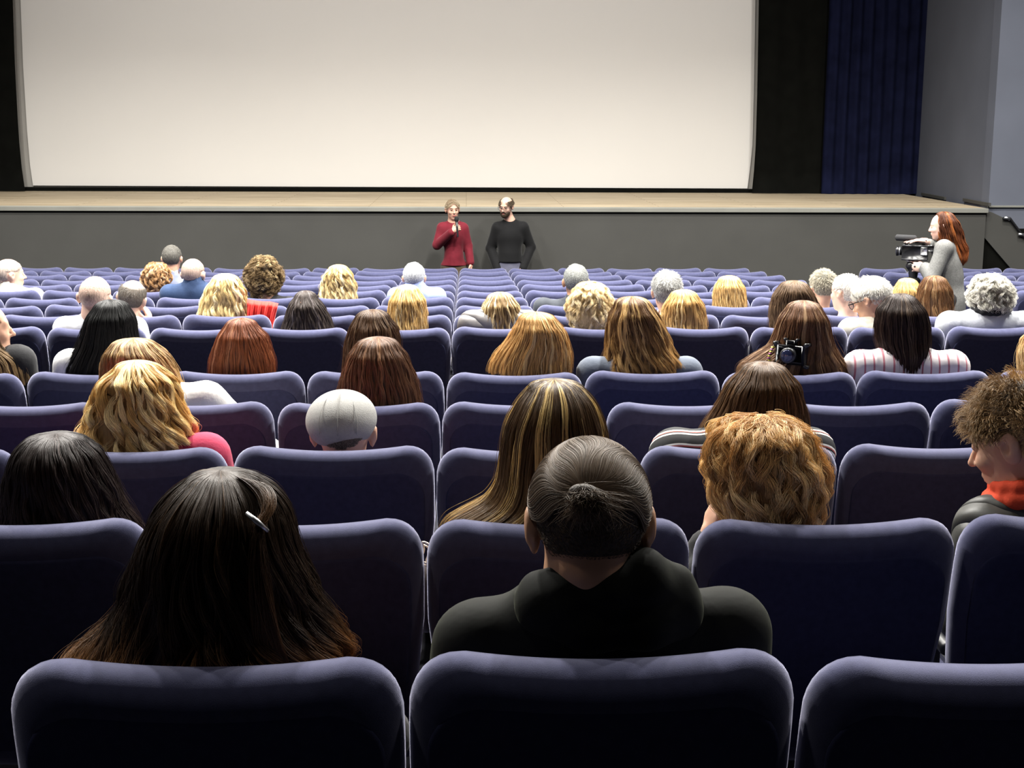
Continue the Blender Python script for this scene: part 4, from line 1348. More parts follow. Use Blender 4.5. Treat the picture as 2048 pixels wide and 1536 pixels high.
# ---- fourth row
seated('woman with dark blonde hair and a white top, behind the wavy blonde', 'the dark blonde woman in the white top', 4, -2, 266, 677, None,
    LH([(677, 266, 266), (688, 224, 308), (710, 208, 336), (740, 204, 352), (770, 202, 362), (795, 200, 376), (815, 205, 375)],
       hair_mat((0.26, 0.155, 0.065), (0.42, 0.27, 0.11), (0.62, 0.44, 0.22), 0.25), under_mat((0.2, 0.12, 0.05)), n=5000, rad=0.0006, wave=0.004, seed=13), FAIR,
    ((0.80, 0.78, 0.74), 'white_top', {}), sw=0.21, shy=790, J_edit=lambda J, hc, Y: J['sh'].__setitem__(1, at(418, 800, Y + 0.2)))
seated('woman with thick reddish brown shoulder length hair', 'the woman with thick reddish brown hair', 4, -1, 755, 674, None,
    LH([(674, 756, 756), (688, 714, 797), (710, 699, 814), (740, 689, 826), (770, 683, 836), (798, 678, 842), (820, 680, 842)],
       hair_mat((0.11, 0.052, 0.026), (0.19, 0.09, 0.043), (0.27, 0.14, 0.07), 0.2), under_mat((0.085, 0.04, 0.02)), n=6000, rad=0.00055, wave=0.0035, seed=14), FAIR)

# ---- fifth row
seated('woman with dark brown hair, directly in front of thick reddish brown hair', 'the dark brown haired woman in front of the reddish brown one', 5, -1, 745, 619, None,
    LH([(619, 746, 746), (633, 712, 778), (655, 700, 794), (680, 692, 800), (710, 688, 802), (745, 685, 802)],
       hair_mat((0.07, 0.035, 0.017), (0.13, 0.06, 0.028), (0.25, 0.16, 0.09), 0.12), under_mat((0.05, 0.025, 0.012)), n=4000, rad=0.0006, seed=15), FAIR)
seated('woman with auburn hair ending at the seat top', 'the auburn haired woman', 5, -2, 483, 636, None,
    LH([(636, 483, 483), (648, 452, 512), (670, 437, 532), (695, 427, 541), (720, 421, 547), (748, 419, 549)],
       hair_mat((0.17, 0.050, 0.020), (0.32, 0.10, 0.035), (0.45, 0.2, 0.1), 0.12), under_mat((0.12, 0.035, 0.015)), n=4500, rad=0.0006, wave=0.003, seed=16), FAIR)
seated('woman with long straight jet black hair and a white top', 'the woman with jet black hair', 5, -3, 222, 599, None,
    LH([(599, 222, 222), (613, 190, 256), (635, 174, 270), (660, 166, 273), (690, 156, 277), (715, 138, 282), (745, 124, 286)],
       hair_mat((0.008, 0.008, 0.008), (0.014, 0.013, 0.013), (0.03, 0.03, 0.03), 0.1), under_mat(BLK), n=5000, rad=0.0006, wave=0.002, seed=17), FAIR,
    ((0.75, 0.75, 0.75), 'white_top', {}), sw=0.165, shy=702)


def je(J, hc, Y):
    J['sh'] = [at(-110, 735, Y + 0.22), at(42, 722, Y + 0.2)]; J['neck'] = at(-18, 700, Y + 0.2)


seated('woman cut by the left edge with brown hair over a black jacket, facing right', 'the woman cut by the left edge', 5, -4, -32, 597, None,
    LH([(597, -36, -36), (612, -62, -8), (640, -80, 6), (665, -85, 3), (690, -85, 8), (715, -80, 48), (740, -80, 62), (765, -80, 66)],
       hair_mat((0.11, 0.065, 0.03), (0.26, 0.17, 0.08), (0.4, 0.28, 0.14), 0.2), under_mat((0.07, 0.04, 0.02)), n=4000, rad=0.0006, seed=18, phmax=95), FAIR, yaw=-72, J_edit=je)
seated('woman with honey blonde hair swept to her left shoulder', 'the honey blonde woman', 5, 0, 1074, 624, None,
    LH([(624, 1072, 1072), (638, 1038, 1112), (660, 1027, 1129), (685, 1011, 1138), (705, 994, 1141), (722, 984, 1142), (745, 978, 1142)],
       hair_mat((0.44, 0.25, 0.09), (0.62, 0.38, 0.14), (0.75, 0.55, 0.27), 0.2), under_mat((0.36, 0.2, 0.075)), n=5500, rad=0.0006, wave=0.003, seed=19), FAIR)
seated('woman with long brown hair lightening to caramel at the ends, grey denim jacket', 'the woman with caramel tipped hair', 5, 1, 1264, 593, None,
    LH([(593, 1263, 1263), (606, 1230, 1300), (635, 1217, 1321), (665, 1213, 1334), (700, 1212, 1346), (722, 1211, 1360), (745, 1212, 1366)],
       hair_mat((0.13, 0.065, 0.026), (0.46, 0.27, 0.09), (0.55, 0.36, 0.15), 0.25), under_mat((0.12, 0.065, 0.025)), n=6000, rad=0.0006, wave=0.004, curl=0.008, seed=20), FAIR,
    ((0.12, 0.14, 0.18), 'denim_jacket', {}), sw=0.20, shy=717)
seated('woman with long brown hair spread over her shoulders, camera beside her', 'the brown haired woman beside the camera', 5, 2, 1606, 601, None,
    LH([(601, 1607, 1607), (613, 1576, 1640), (635, 1560, 1653), (665, 1550, 1661), (692, 1540, 1667), (712, 1506, 1680), (730, 1480, 1694), (750, 1476, 1700)],
       hair_mat((0.12, 0.055, 0.026), (0.20, 0.11, 0.055), (0.32, 0.2, 0.11), 0.15), under_mat((0.08, 0.04, 0.018)), n=6000, rad=0.0006, wave=0.003, seed=22), FAIR)
STP = stripe_mat('pink_white_striped_cloth', (0.80, 0.74, 0.74), [(0.3, (0.55, 0.22, 0.26)), (0.5, (0.80, 0.74, 0.74))], 26, 'X')
seated('woman with straight black brown hair over a pink and white striped shirt', 'the woman in the pink striped shirt', 5, 3, 1803, 587, None,
    LH([(587, 1802, 1802), (599, 1773, 1832), (620, 1756, 1849), (650, 1752, 1857), (680, 1754, 1857), (705, 1764, 1851), (725, 1770, 1842), (745, 1774, 1838)],
       hair_mat((0.022, 0.012, 0.009), (0.045, 0.022, 0.015), (0.09, 0.06, 0.04), 0.1), under_mat((0.018, 0.01, 0.008)), n=5000, rad=0.0006, wave=0.002, seed=23), FAIR,
    ((0, 0, 0), 'striped_shirt', dict(m=STP, g=0.016)), sw=0.20, shy=706)
seated('person with light blonde hair cut by the right edge', 'the blonde cut by the right edge', 5, 4, 2086, 652, None,
    LH([(652, 2086, 2086), (662, 2062, 2110), (680, 2046, 2124), (705, 2040, 2132), (750, 2040, 2134)],
       hair_mat((0.6, 0.42, 0.2), (0.75, 0.58, 0.32)), under_mat((0.5, 0.35, 0.15)), n=3000, rad=0.0006, seed=24), FAIR)

# ---- sixth row
WS = (0.82, 0.82, 0.80)
seated('bald man in a white shirt', 'the bald man in the white shirt', 6, -4, 188, 552, None,
    SHH(hair_mat((0.5, 0.45, 0.38)), under_mat((0.66, 0.46, 0.37)), n=700, length=0.008, rad=0.0006, seed=25, sx=1.08, bulk=0.002, top_bald=True, nape=-0.06), PALE,
    (WS, 'shirt', dict(collar=0.03)), sx=1.08, gap=0.0, sw=0.20, neck=0.06, shy=636, roll=6)
seated('woman with straight dark grey brown hair', 'the woman with dark grey brown hair', 6, -2, 611, 581, None,
    LH([(581, 611, 611), (592, 590, 632), (610, 578, 646), (635, 571, 660), (660, 563, 668), (680, 563, 670)],
       hair_mat((0.050, 0.038, 0.034), (0.075, 0.058, 0.05), (0.12, 0.1, 0.1), 0.15), under_mat((0.035, 0.026, 0.022)), n=3500, rad=0.0007, seed=26), FAIR)
seated('woman with a small straight blonde bob in front of the white haired man', 'the woman with the straight blonde bob', 6, -1, 815, 569, None,
    LH([(569, 815, 815), (580, 792, 838), (600, 779, 850), (630, 775, 853), (655, 779, 851), (672, 782, 848)],
       hair_mat((0.60, 0.40, 0.16), (0.68, 0.46, 0.18), (0.82, 0.66, 0.38), 0.25), under_mat((0.48, 0.3, 0.1)), n=3500, rad=0.0007, seed=27), FAIR)
QJ = mat('taupe_quilted_nylon', (0.17, 0.16, 0.16), 0.5, 0.35, bump=0.5, bscale=25, quilt=6)
seated('woman with ash brown hair highlighted blonde and a taupe quilted jacket', 'the woman in the taupe quilted jacket', 6, 0, 1000, 584, None,
    LH([(584, 1000, 1000), (595, 976, 1026), (612, 966, 1038), (632, 961, 1044), (655, 956, 1047), (675, 957, 1046)],
       hair_mat((0.26, 0.17, 0.08), (0.46, 0.32, 0.15), (0.82, 0.68, 0.40), 0.35), under_mat((0.22, 0.14, 0.06)), n=3800, rad=0.0007, seed=28), FAIR,
    ((0, 0, 0), 'quilted_jacket', dict(m=QJ, g=0.025)), sw=0.165, shy=628)
seated('woman with pale blonde wavy bob', 'the woman with the pale blonde bob', 6, 1, 1180, 565, None,
    CH([(565, 1180, 1180), (576, 1152, 1210), (598, 1136, 1226), (622, 1133, 1229), (642, 1138, 1224), (660, 1150, 1212)],
       hair_mat((0.78, 0.62, 0.36), (0.85, 0.72, 0.46), (0.9, 0.8, 0.6), 0.3), under_mat((0.66, 0.5, 0.26)), n=4500, rad=0.0007, seed=29, amp=0.008, wl=0.07, locks=160, llen=0.08, k=14), PALE)
seated('woman with golden blonde hair in front of the grey haired man', 'the woman with golden blonde hair', 6, 2, 1367, 579, None,
    LH([(579, 1367, 1367), (590, 1342, 1394), (610, 1328, 1407), (635, 1323, 1412), (658, 1325, 1411), (675, 1328, 1408)],
       hair_mat((0.50, 0.31, 0.12), (0.62, 0.42, 0.18), (0.82, 0.64, 0.34), 0.25), under_mat((0.4, 0.24, 0.09)), n=3800, rad=0.0007, wave=0.004, seed=30), FAIR)
seated('woman with light brown hair, mostly hidden behind longer brown hair', 'the half hidden light brown haired woman', 6, 3, 1584, 561, None,
    LH([(561, 1588, 1588), (572, 1560, 1616), (592, 1546, 1630), (618, 1540, 1640), (655, 1540, 1640), (670, 1545, 1636)],
       hair_mat((0.12, 0.075, 0.045), (0.19, 0.12, 0.07)), under_mat((0.09, 0.055, 0.03)), n=3500, rad=0.0007, seed=31), FAIR)
rbw, Jbw, hbw, Mbw = seated('white haired man with glasses and beige jacket, looking down to his left', 'the white haired man with glasses', 6, 4, 1746, 552, None,
    SHH(hair_mat((0.72, 0.70, 0.64), (0.8, 0.78, 0.72)), under_mat((0.6, 0.58, 0.52)), n=3500, length=0.038, rad=0.0007, seed=32, sx=1.05, lift=0.08, bulk=0.016, nape=-0.04), FAIR,
    ((0.55, 0.52, 0.44), 'jacket', dict(g=0.018)), yaw=50, pitch=22, sx=1.05, gap=0.018, sw=0.2, shy=640, vox=0.007)
MB().tube([hbw + Mbw @ Vector((-0.088, -0.005, 0.012)), hbw + Mbw @ Vector((-0.080, 0.05, 0.014)), hbw + Mbw @ Vector((-0.066, 0.112, 0.014)), hbw + Mbw @ Vector((0.066, 0.112, 0.014))], 0.0025, 6).tube(
    [hbw + Mbw @ Vector((-0.034 + 0.028 * math.cos(a), 0.112, 0.008 + 0.022 * math.sin(a))) for a in np.linspace(0, 2 * PI, 13)], 0.002, 6).build('glasses', STEEL, rbw, True, loc=tuple(rbw.location))
rgc, Jgc, hgc, Mgc = seated('man with thick curly grey hair, light grey jacket and black collar', 'the man with thick curly grey hair', 6, 5, 1982, 549, None,
    CH([(549, 1980, 1980), (558, 1953, 2008), (575, 1940, 2024), (595, 1936, 2028), (612, 1942, 2022), (626, 1956, 2008)],
       hair_mat((0.50, 0.48, 0.42), (0.66, 0.64, 0.58), (0.8, 0.78, 0.72), 0.3), under_mat((0.32, 0.3, 0.25)), n=4500, rad=0.0007, seed=33, amp=0.009, wl=0.045, locks=320, llen=0.05, k=14), FAIR,
    ((0.50, 0.52, 0.56), 'light_grey_jacket', dict(g=0.02)), sx=0.93, gap=0.02, sw=0.22, shy=628)
f = Field(np.array(Jgc['neck']) - 0.16, np.array(Jgc['neck']) + 0.16, 0.006)
pts = [Jgc['neck'] + Vector((0.085 * math.cos(a), 0.075 * math.sin(a), 0.01 + 0.012 * math.sin(a))) for a in np.linspace(0, 2 * PI, 15)]
for a, b in zip(pts, pts[1:]): f.cap(a, b, 0.018, 0.018, 0.01)
f.build('black_collar', cloth((0.012, 0.012, 0.014)), rgc, rgc.location)

# ---- seventh row
seated('balding man with dark fringe of hair resting his cheek on his hand', 'the balding man resting on his hand', 7, -4, 262, 560, None,
    SHH(hair_mat((0.10, 0.09, 0.08), (0.2, 0.18, 0.16)), under_mat((0.12, 0.10, 0.08)), n=1800, length=0.02, rad=0.0007, seed=34, sx=1.02, bulk=0.006, top_bald=True, nape=-0.075), PALE,
    ((0.10, 0.10, 0.12), 'sweater', {}), roll=12, sx=1.02, gap=0.0, J_edit=chin_hand(1, 300, 650, 0.03), vox=0.007)
seated('woman with long wavy light blonde hair', 'the woman with long wavy light blonde hair', 7, -3, 449, 547, None,
    LH([(547, 450, 450), (560, 424, 478), (580, 411, 489), (603, 403, 494), (630, 398, 497), (650, 400, 496)],
       hair_mat((0.66, 0.50, 0.24), (0.78, 0.62, 0.32), (0.86, 0.76, 0.5), 0.3), under_mat((0.55, 0.4, 0.18)), n=4200, rad=0.0007, wave=0.009, freq=9, cl=0.7, clumps=36, seed=35, k=20), PALE,
    ((0.03, 0.03, 0.03), 'sweater', {}))
seated('man with thick grey hair and white collar in front of golden blonde woman', 'the man with thick grey hair', 7, 2, 1334, 541, None,
    SHH(hair_mat((0.36, 0.36, 0.34), (0.52, 0.52, 0.5), (0.7, 0.7, 0.68), 0.2), under_mat((0.22, 0.22, 0.21)), n=4000, length=0.032, rad=0.0007, seed=36, sx=1.08, bulk=0.013, nape=-0.07), FAIR,
    ((0.60, 0.60, 0.62), 'shirt', dict(collar=0.03)), sx=1.08, gap=0.014)
seated('man with white hair and white shirt turned to the left', 'the white haired man in the white shirt', 7, 4, 1694, 547, None,
    SHH(hair_mat((0.72, 0.70, 0.66), (0.82, 0.8, 0.75)), under_mat((0.55, 0.52, 0.48)), n=3000, length=0.022, rad=0.0007, seed=37, sx=1.0, bulk=0.008, nape=-0.06), PALE,
    (WS, 'shirt', {}), yaw=35, sx=1.0, gap=0.010, vox=0.0075)
seated('girl with brown hair beside the standing camerawoman', 'the girl with brown hair', 7, 5, 1870, 551, None,
    LH([(551, 1870, 1870), (561, 1848, 1892), (578, 1839, 1901), (600, 1836, 1904), (628, 1838, 1902), (645, 1842, 1900)],
       hair_mat((0.11, 0.05, 0.02), (0.2, 0.1, 0.045), (0.32, 0.2, 0.1), 0.15), under_mat((0.08, 0.038, 0.016)), n=3200, rad=0.0007, seed=38), FAIR)

# ---- eighth row
seated('man with cropped grey hair and dark jacket in the middle of the rows', 'the man with cropped grey hair', 8, 1, 1152, 528, None,
    SHH(hair_mat((0.24, 0.25, 0.24), (0.34, 0.35, 0.33)), under_mat((0.17, 0.175, 0.165)), n=4500, length=0.012, rad=0.0008, seed=39, sx=1.06, bulk=0.005, lift=0.4, nape=-0.07), TAN,
    ((0.045, 0.05, 0.06), 'dark_jacket', dict(collar=0.02)), sx=1.06, gap=0.006, sw=0.22, shy=606, twist=8, J_edit=lambda J, hc, Y: J['sh'].__setitem__(0, at(1084, 614, Y + 0.24)))
seated('woman with straight golden hair and a pale scarf', 'the woman with straight golden hair and scarf', 8, 3, 1459, 551, None,
    LH([(551, 1459, 1459), (560, 1438, 1480), (575, 1429, 1489), (595, 1427, 1492), (615, 1428, 1491), (630, 1430, 1489)],
       hair_mat((0.52, 0.33, 0.13), (0.62, 0.42, 0.17), (0.8, 0.6, 0.3), 0.2), under_mat((0.42, 0.26, 0.1)), n=3200, rad=0.0008, seed=40), FAIR,
    ((0.75, 0.74, 0.72), 'pale_scarf', dict(g=0.02, collar=0.05)))
seated('man with tousled grey brown hair', 'the man with tousled hair', 8, 4, 1648, 538, None,
    SHH(hair_mat((0.26, 0.24, 0.19), (0.50, 0.46, 0.36)), under_mat((0.14, 0.13, 0.10)), n=3000, length=0.035, rad=0.0008, seed=41, sx=0.98, bulk=0.010, lift=0.7, nape=-0.08), FAIR,
    ((0.7, 0.68, 0.66), 'shirt', {}), sx=0.98, gap=0.020)
seated('child with short blonde hair beside the girl with brown hair', 'the blonde child', 8, 5, 1815, 556, None,
    LH([(556, 1815, 1815), (564, 1797, 1833), (578, 1789, 1842), (596, 1786, 1845), (615, 1788, 1843), (628, 1790, 1840)],
       hair_mat((0.58, 0.38, 0.15), (0.66, 0.45, 0.2)), under_mat((0.48, 0.3, 0.12)), n=2800, rad=0.0008, seed=42), FAIR)

# ---- ninth row
seated('man with white hair and blue shirt just left of the centre seats', 'the white haired man in the blue shirt', 9, -1, 828, 524, None,
    SHH(hair_mat((0.62, 0.64, 0.66), (0.75, 0.77, 0.8)), under_mat((0.42, 0.43, 0.45)), n=3000, length=0.016, rad=0.0008, seed=43, sx=1.0, bulk=0.007, nape=-0.06), FAIR,
    ((0.30, 0.36, 0.62), 'blue_shirt', dict(collar=0.045)), sx=1.0, gap=0.008, shy=577)
seated('bald man in a blue denim jacket', 'the bald man in the denim jacket', 9, -4, 386, 517, None,
    SHH(hair_mat((0.4, 0.33, 0.28)), under_mat((0.45, 0.33, 0.27)), n=400, length=0.005, rad=0.0007, seed=44, sx=1.06, bulk=0.0015, top_bald=True, nape=-0.06), PALE,
    ((0.028, 0.05, 0.11), 'denim_jacket', dict(g=0.02, collar=0.05)), sx=1.06, gap=0.0, sw=0.2, shy=573, yaw=-12)
seated('person with a big round mop of curly brown hair', 'the person with the big curly brown hair', 9, -3, 527, 514, None,
    CH([(514, 528, 528), (521, 507, 548), (535, 493, 562), (552, 488, 567), (570, 491, 563), (584, 502, 552), (598, 510, 545)],
       hair_mat((0.14, 0.09, 0.04), (0.24, 0.16, 0.075), (0.45, 0.34, 0.18), 0.25), under_mat((0.06, 0.04, 0.02)), n=4500, rad=0.0009, seed=45, amp=0.010, wl=0.035, locks=220, llen=0.06, k=14, jit=0.006), FAIR)
seated('woman with wavy pale blonde hair showing a darker parting', 'the wavy blonde with the dark parting', 9, -2, 677, 529, None,
    LH([(529, 677, 677), (537, 658, 696), (552, 647, 707), (570, 643, 712), (590, 641, 714), (605, 645, 712)],
       hair_mat((0.44, 0.31, 0.13), (0.78, 0.64, 0.36), (0.86, 0.76, 0.5), 0.3), under_mat((0.4, 0.28, 0.12)), n=3500, rad=0.0008, wave=0.010, freq=10, cl=0.7, clumps=30, seed=46, k=20), PALE)

# ---- tenth and eleventh rows
seated('woman with a short tousled copper blonde updo', 'the woman with the copper blonde updo', 10, -5, 311, 526, None,
    CH([(526, 312, 312), (532, 296, 330), (545, 285, 340), (560, 282, 343), (574, 290, 337), (586, 300, 328)],
       hair_mat((0.30, 0.16, 0.07), (0.48, 0.28, 0.12), (0.6, 0.42, 0.26), 0.25), under_mat((0.2, 0.11, 0.05)), n=3200, rad=0.0009, seed=47, amp=0.008, wl=0.06, locks=140, llen=0.06, k=12), FAIR)
seated('bald man at the left edge with grey sides and pale shirt, facing right', 'the bald man at the left edge', 10, -7, 18, 518, None,
    SHH(hair_mat((0.5, 0.45, 0.4)), under_mat((0.48, 0.38, 0.32)), n=900, length=0.008, rad=0.0008, seed=48, sx=1.12, bulk=0.002, top_bald=True, nape=-0.07), PALE,
    ((0.72, 0.70, 0.62), 'pale_shirt', dict(collar=0.02)), sx=1.12, gap=0.0, yaw=-55, sw=0.2, shy=578, vox=0.007)
seated('man with short dark grey hair and grey blue shirt, sitting tallest at the left', 'the tall man with short dark grey hair', 11, -5, 343, 490, None,
    SHH(hair_mat((0.10, 0.095, 0.085), (0.18, 0.17, 0.15)), under_mat((0.08, 0.075, 0.065)), n=2800, length=0.012, rad=0.0009, seed=49, sx=1.02, bulk=0.005, lift=0.5, nape=-0.07), FAIR,
    ((0.20, 0.22, 0.30), 'shirt', dict(collar=0.035, g=0.016)), sx=1.02, gap=0.006, sw=0.2)

# ---------------------------------------------------------------- the two speakers in front of the stage
def standing(who, hc, M, J, vox, smat, body_kw={}, neck=0.052):
    c = Vector(((J['ank'][0].x + J['ank'][1].x) / 2, (J['ank'][0].y + J['ank'][1].y) / 2, J['floor']))
    root = empty('person', c); root['category'] = 'person'; root['label'] = who
    make_body(J, hc, M, smat, root, vox, **body_kw, neck=neck)
    return root


def stand_joints(nb, hips, fz, fwd=(0, -1, 0), hw=0.19, spread=0.13):
    F_ = Vector(fwd).normalized(); X_ = F_.cross(Vector((0, 0, 1))).normalized()   # the person's right
    # index 0 = smaller picture x
    J = dict(neck=nb, fwd=fwd, floor=fz)
    a = -1 if X_.x > 0 else 1
    ux = X_ if X_.x > 0 else -X_
    if abs(ux.x) < 0.2: ux = X_
    J['sh'] = [nb - ux * hw - Vector((0, 0, 0.05)), nb + ux * hw - Vector((0, 0, 0.05))]
    J['pelvis'] = hips
    J['hip'] = [hips - ux * 0.095 - Vector((0, 0, 0.03)), hips + ux * 0.095 - Vector((0, 0, 0.03))]
    lg = hips.z - fz
    J['knee'] = [hips - ux * spread * 0.9 + F_ * 0.03 - Vector((0, 0, lg * 0.48)), hips + ux * spread * 0.9 + F_ * 0.03 - Vector((0, 0, lg * 0.48))]
    J['ank'] = [Vector((hips.x, hips.y, fz + 0.09)) - ux * spread, Vector((hips.x, hips.y, fz + 0.09)) + ux * spread]
    J['toe'] = [q + F_ * 0.14 + Vector((0, 0, -0.05)) for q in J['ank']]
    return J


# man in the dark red sweater, microphone at his mouth
Y0 = 16.80
M1 = rotm(192, 4, 2)
tp = at(905, 397, Y0); hc1 = Vector((tp.x, Y0, tp.z - 0.135))
J = stand_joints(at(907, 441, Y0 + 0.02), at(908, 548, Y0 + 0.03), 0.0)
J['sh'] = [at(884, 456, Y0 + 0.03), at(927, 457, Y0 + 0.03)]
J['el'] = [at(874, 490, Y0 - 0.02), at(936, 492, Y0 + 0.05)]
J['wr'] = [at(905, 463, Y0 - 0.20), at(941, 527, Y0 - 0.02)]
mic0 = at(913, 437, Y0 - 0.20); mic1 = at(914.5, 459, Y0 - 0.225)
J['hd'] = [(Vector((0.75, -0.05, 0.62)), Vector((0.35, 0.9, -0.2)), Vector((-0.4, -0.1, 0.8))), (Vector((0.1, -0.25, -1)), Vector((-1, 0.1, 0)), Vector((0, -1, 0.2)))]
r1 = standing('man in a dark red sweater speaking into a handheld microphone before the stage', hc1, M1, J, 0.0055, skin((0.50, 0.29, 0.21)), dict(hands=(1.25, 0.35), head=dict(sx=1.0, ear=1.0)))
make_top(J, r1, cloth((0.115, 0.008, 0.016)), 0.009, g=0.016, name='sweater', arm_end=0.93, hem=at(905, 531, Y0).z, waist=True)
make_trousers(J, r1, cloth((0.06, 0.045, 0.03)), 0.012, pockets=False); make_shoes(J, r1, PLAS)
short_hair(r1, hc1, M1, hair_mat((0.20, 0.15, 0.09), (0.34, 0.27, 0.18), (0.45, 0.38, 0.28), 0.2), under_mat((0.18, 0.13, 0.08)), n=5000, length=0.026, rad=0.0006, seed=60, bulk=0.011, lift=0.25, nape=-0.07, crown=(0.02, -0.05, 0.1), temple=-0.012)


def eyes(root, hc, M, sx=1.0, brow=(0.12, 0.08, 0.05)):
    for s in (-1, 1):
        f = Field(np.array(hc) - 0.16, np.array(hc) + 0.16, 0.003)
        f = Field(np.array(hc + M @ Vector((s * 0.030, 0.088, 0.010))) - 0.025, np.array(hc + M @ Vector((s * 0.030, 0.088, 0.010))) + 0.025, 0.0015)
        f.ell(hc + M @ Vector((s * 0.030, 0.0885, 0.0085)), (0.0115, 0.006, 0.0055), M, 0.002)
        f.build('eye', EYE, root, root.location)
        MB().tube([hc + M @ Vector((s * 0.014, 0.098, 0.030)), hc + M @ Vector((s * 0.030, 0.096, 0.034)), hc + M @ Vector((s * 0.046, 0.084, 0.029))], [0.002, 0.003, 0.0018], 6).build('eyebrow', mat('brow_hair', brow, 0.8), root, True, loc=tuple(root.location))
    f = Field(np.array(hc + M @ Vector((0, 0.092, -0.058))) - 0.035, np.array(hc + M @ Vector((0, 0.092, -0.058))) + 0.035, 0.002)
    f.ell(hc + M @ Vector((0, 0.0935, -0.054)), (0.022, 0.006, 0.005), M, 0.002)
    f.ell(hc + M @ Vector((0, 0.0925, -0.063)), (0.019, 0.006, 0.0055), M, 0.002)
    f.build('lips', LIPS, root, root.location)


EYE = mat('dark_eye', (0.03, 0.02, 0.015), 0.2, 0.5); LIPS = mat('lip_skin', (0.38, 0.12, 0.10), 0.5, 0.3)
eyes(r1, hc1, M1)
mp = tuple(mic1)
mic = tag(empty('microphone', mic1), 'black handheld microphone raised to the mouth of the man in dark red sweater', 'microphone')
dv = (mic0 - mic1).normalized()
MB().tube([mic1 - dv * 0.09, mic1 - dv * 0.085, mic1 + dv * 0.02, mic0 - dv * 0.035], [0.009, 0.011, 0.013, 0.019], 12).build('handle', BLACKG, mic, True, loc=mp)
MB().tube([mic0 - dv * 0.036, mic0 - dv * 0.03, mic0 - dv * 0.012, mic0 + dv * 0.010, mic0 + dv * 0.022, mic0 + dv * 0.026], [0.018, 0.025, 0.027, 0.024, 0.014, 0.002], 14).build('windscreen', mat('black_foam', (0.012, 0.012, 0.013), 0.95, bump=0.8, bscale=400), mic, True, loc=mp)

# man in black with glasses and beard
Y0 = 16.9
M2 = rotm(158, 12, -3)
tp = at(1012, 394, Y0); hc2 = Vector((tp.x, Y0 - 0.02, tp.z - 0.118))
J = stand_joints(at(1020, 440, Y0 + 0.04), at(1019, 541, Y0 + 0.03), 0.0)
J['sh'] = [at(994, 456, Y0 + 0.04), at(1047, 455, Y0 + 0.04)]
J['el'] = [at(981, 496, Y0 + 0.08), at(1062, 494, Y0 + 0.08)]
J['wr'] = [at(992, 530, Y0 - 0.02), at(1049, 529, Y0 - 0.02)]
J['hd'] = [(Vector((0.35, -0.1, -1)), Vector((1, 0.1, 0.2)), Vector((0, -1, 0.1))), (Vector((-0.35, -0.1, -1)), Vector((-1, 0.1, 0.2)), Vector((0, -1, 0.1)))]
r2 = standing('bearded man with glasses in a black sweater leaning against the stage front', hc2, M2, J, 0.0055, skin((0.54, 0.33, 0.25)), dict(hands=(0.7, 0.7), head=dict(sx=1.0), hsize=0.85))
make_top(J, r2, cloth((0.0035, 0.0035, 0.004)), 0.009, g=0.020, name='sweater', arm_end=1.2, hem=at(1020, 524, Y0).z, waist=True)
make_trousers(J, r2, cloth((0.10, 0.10, 0.14)), 0.012, pockets=True); make_shoes(J, r2, PLAS)
hm2 = hair_mat((0.055, 0.038, 0.022), (0.09, 0.065, 0.04))
short_hair(r2, hc2, M2, hm2, under_mat((0.05, 0.035, 0.02)), n=3000, length=0.035, rad=0.0006, seed=61, bulk=0.012, top_bald=True, bald_r=0.09, nape=-0.09, temple=-0.012)
eyes(r2, hc2, M2)
f = Field(np.array(hc2) - 0.17, np.array(hc2) + 0.17, 0.0035)
def T2(p): return hc2 + M2 @ Vector(p)
f.ell(T2((0, 0.036, -0.062)), (0.061, 0.062, 0.060), M2, 0.01)
f.ell(T2((0, 0.078, -0.088)), (0.030, 0.022, 0.028), M2, 0.02)
f.cap(T2((-0.022, 0.098, -0.044)), T2((0.022, 0.098, -0.044)), 0.006, 0.006, 0.008)
f.ell(T2((0, 0.105, -0.059)), (0.024, 0.016, 0.010), M2, 0.004, True)
for s in (-1, 1):
    f.ell(T2((s * 0.040, 0.088, -0.014)), (0.027, 0.035, 0.034), M2, 0.008, True)
f.ell(T2((0, 0.110, -0.018)), (0.030, 0.04, 0.020), M2, 0.006, True)
f.cut(T2((0, 0.03, -0.012)), M2 @ Vector((0, 0.25, 1)))
f.cut(T2((0, -0.005, 0)), M2 @ Vector((0, -1, 0)))
f.build('beard', under_mat((0.05, 0.032, 0.018)), r2, r2.location)
gl = MB()
for s in (-1, 1):
    ring = [T2((s * 0.033 + 0.025 * math.cos(a) * (1 + 0.1 * abs(math.cos(a))), 0.112, 0.007 + 0.019 * math.sin(a))) for a in np.linspace(0, 2 * PI, 17)]
    gl.tube(ring, 0.0024, 6)
    gl.tube([T2((s * 0.060, 0.110, 0.014)), T2((s * 0.080, 0.06, 0.014)), T2((s * 0.086, -0.005, 0.010))], 0.0022, 6)
gl.tube([T2((-0.010, 0.114, 0.012)), T2((0.010, 0.114, 0.012))], 0.0024, 6)
gl.build('glasses', BLACKG, r2, True, loc=tuple(r2.location))

# ---------------------------------------------------------------- woman filming from the aisle
YW = 11.9
fzw = 1.062 - 0.064 * YW
M3 = rotm(74, 8, 0)
tp = at(1886, 424, YW); hc3 = Vector((tp.x - 0.005, YW, tp.z - 0.124))
J = stand_joints(at(1893, 482, YW), at(1893, 590, YW), fzw, fwd=(-1, 0.25, 0), hw=0.155, spread=0.08)
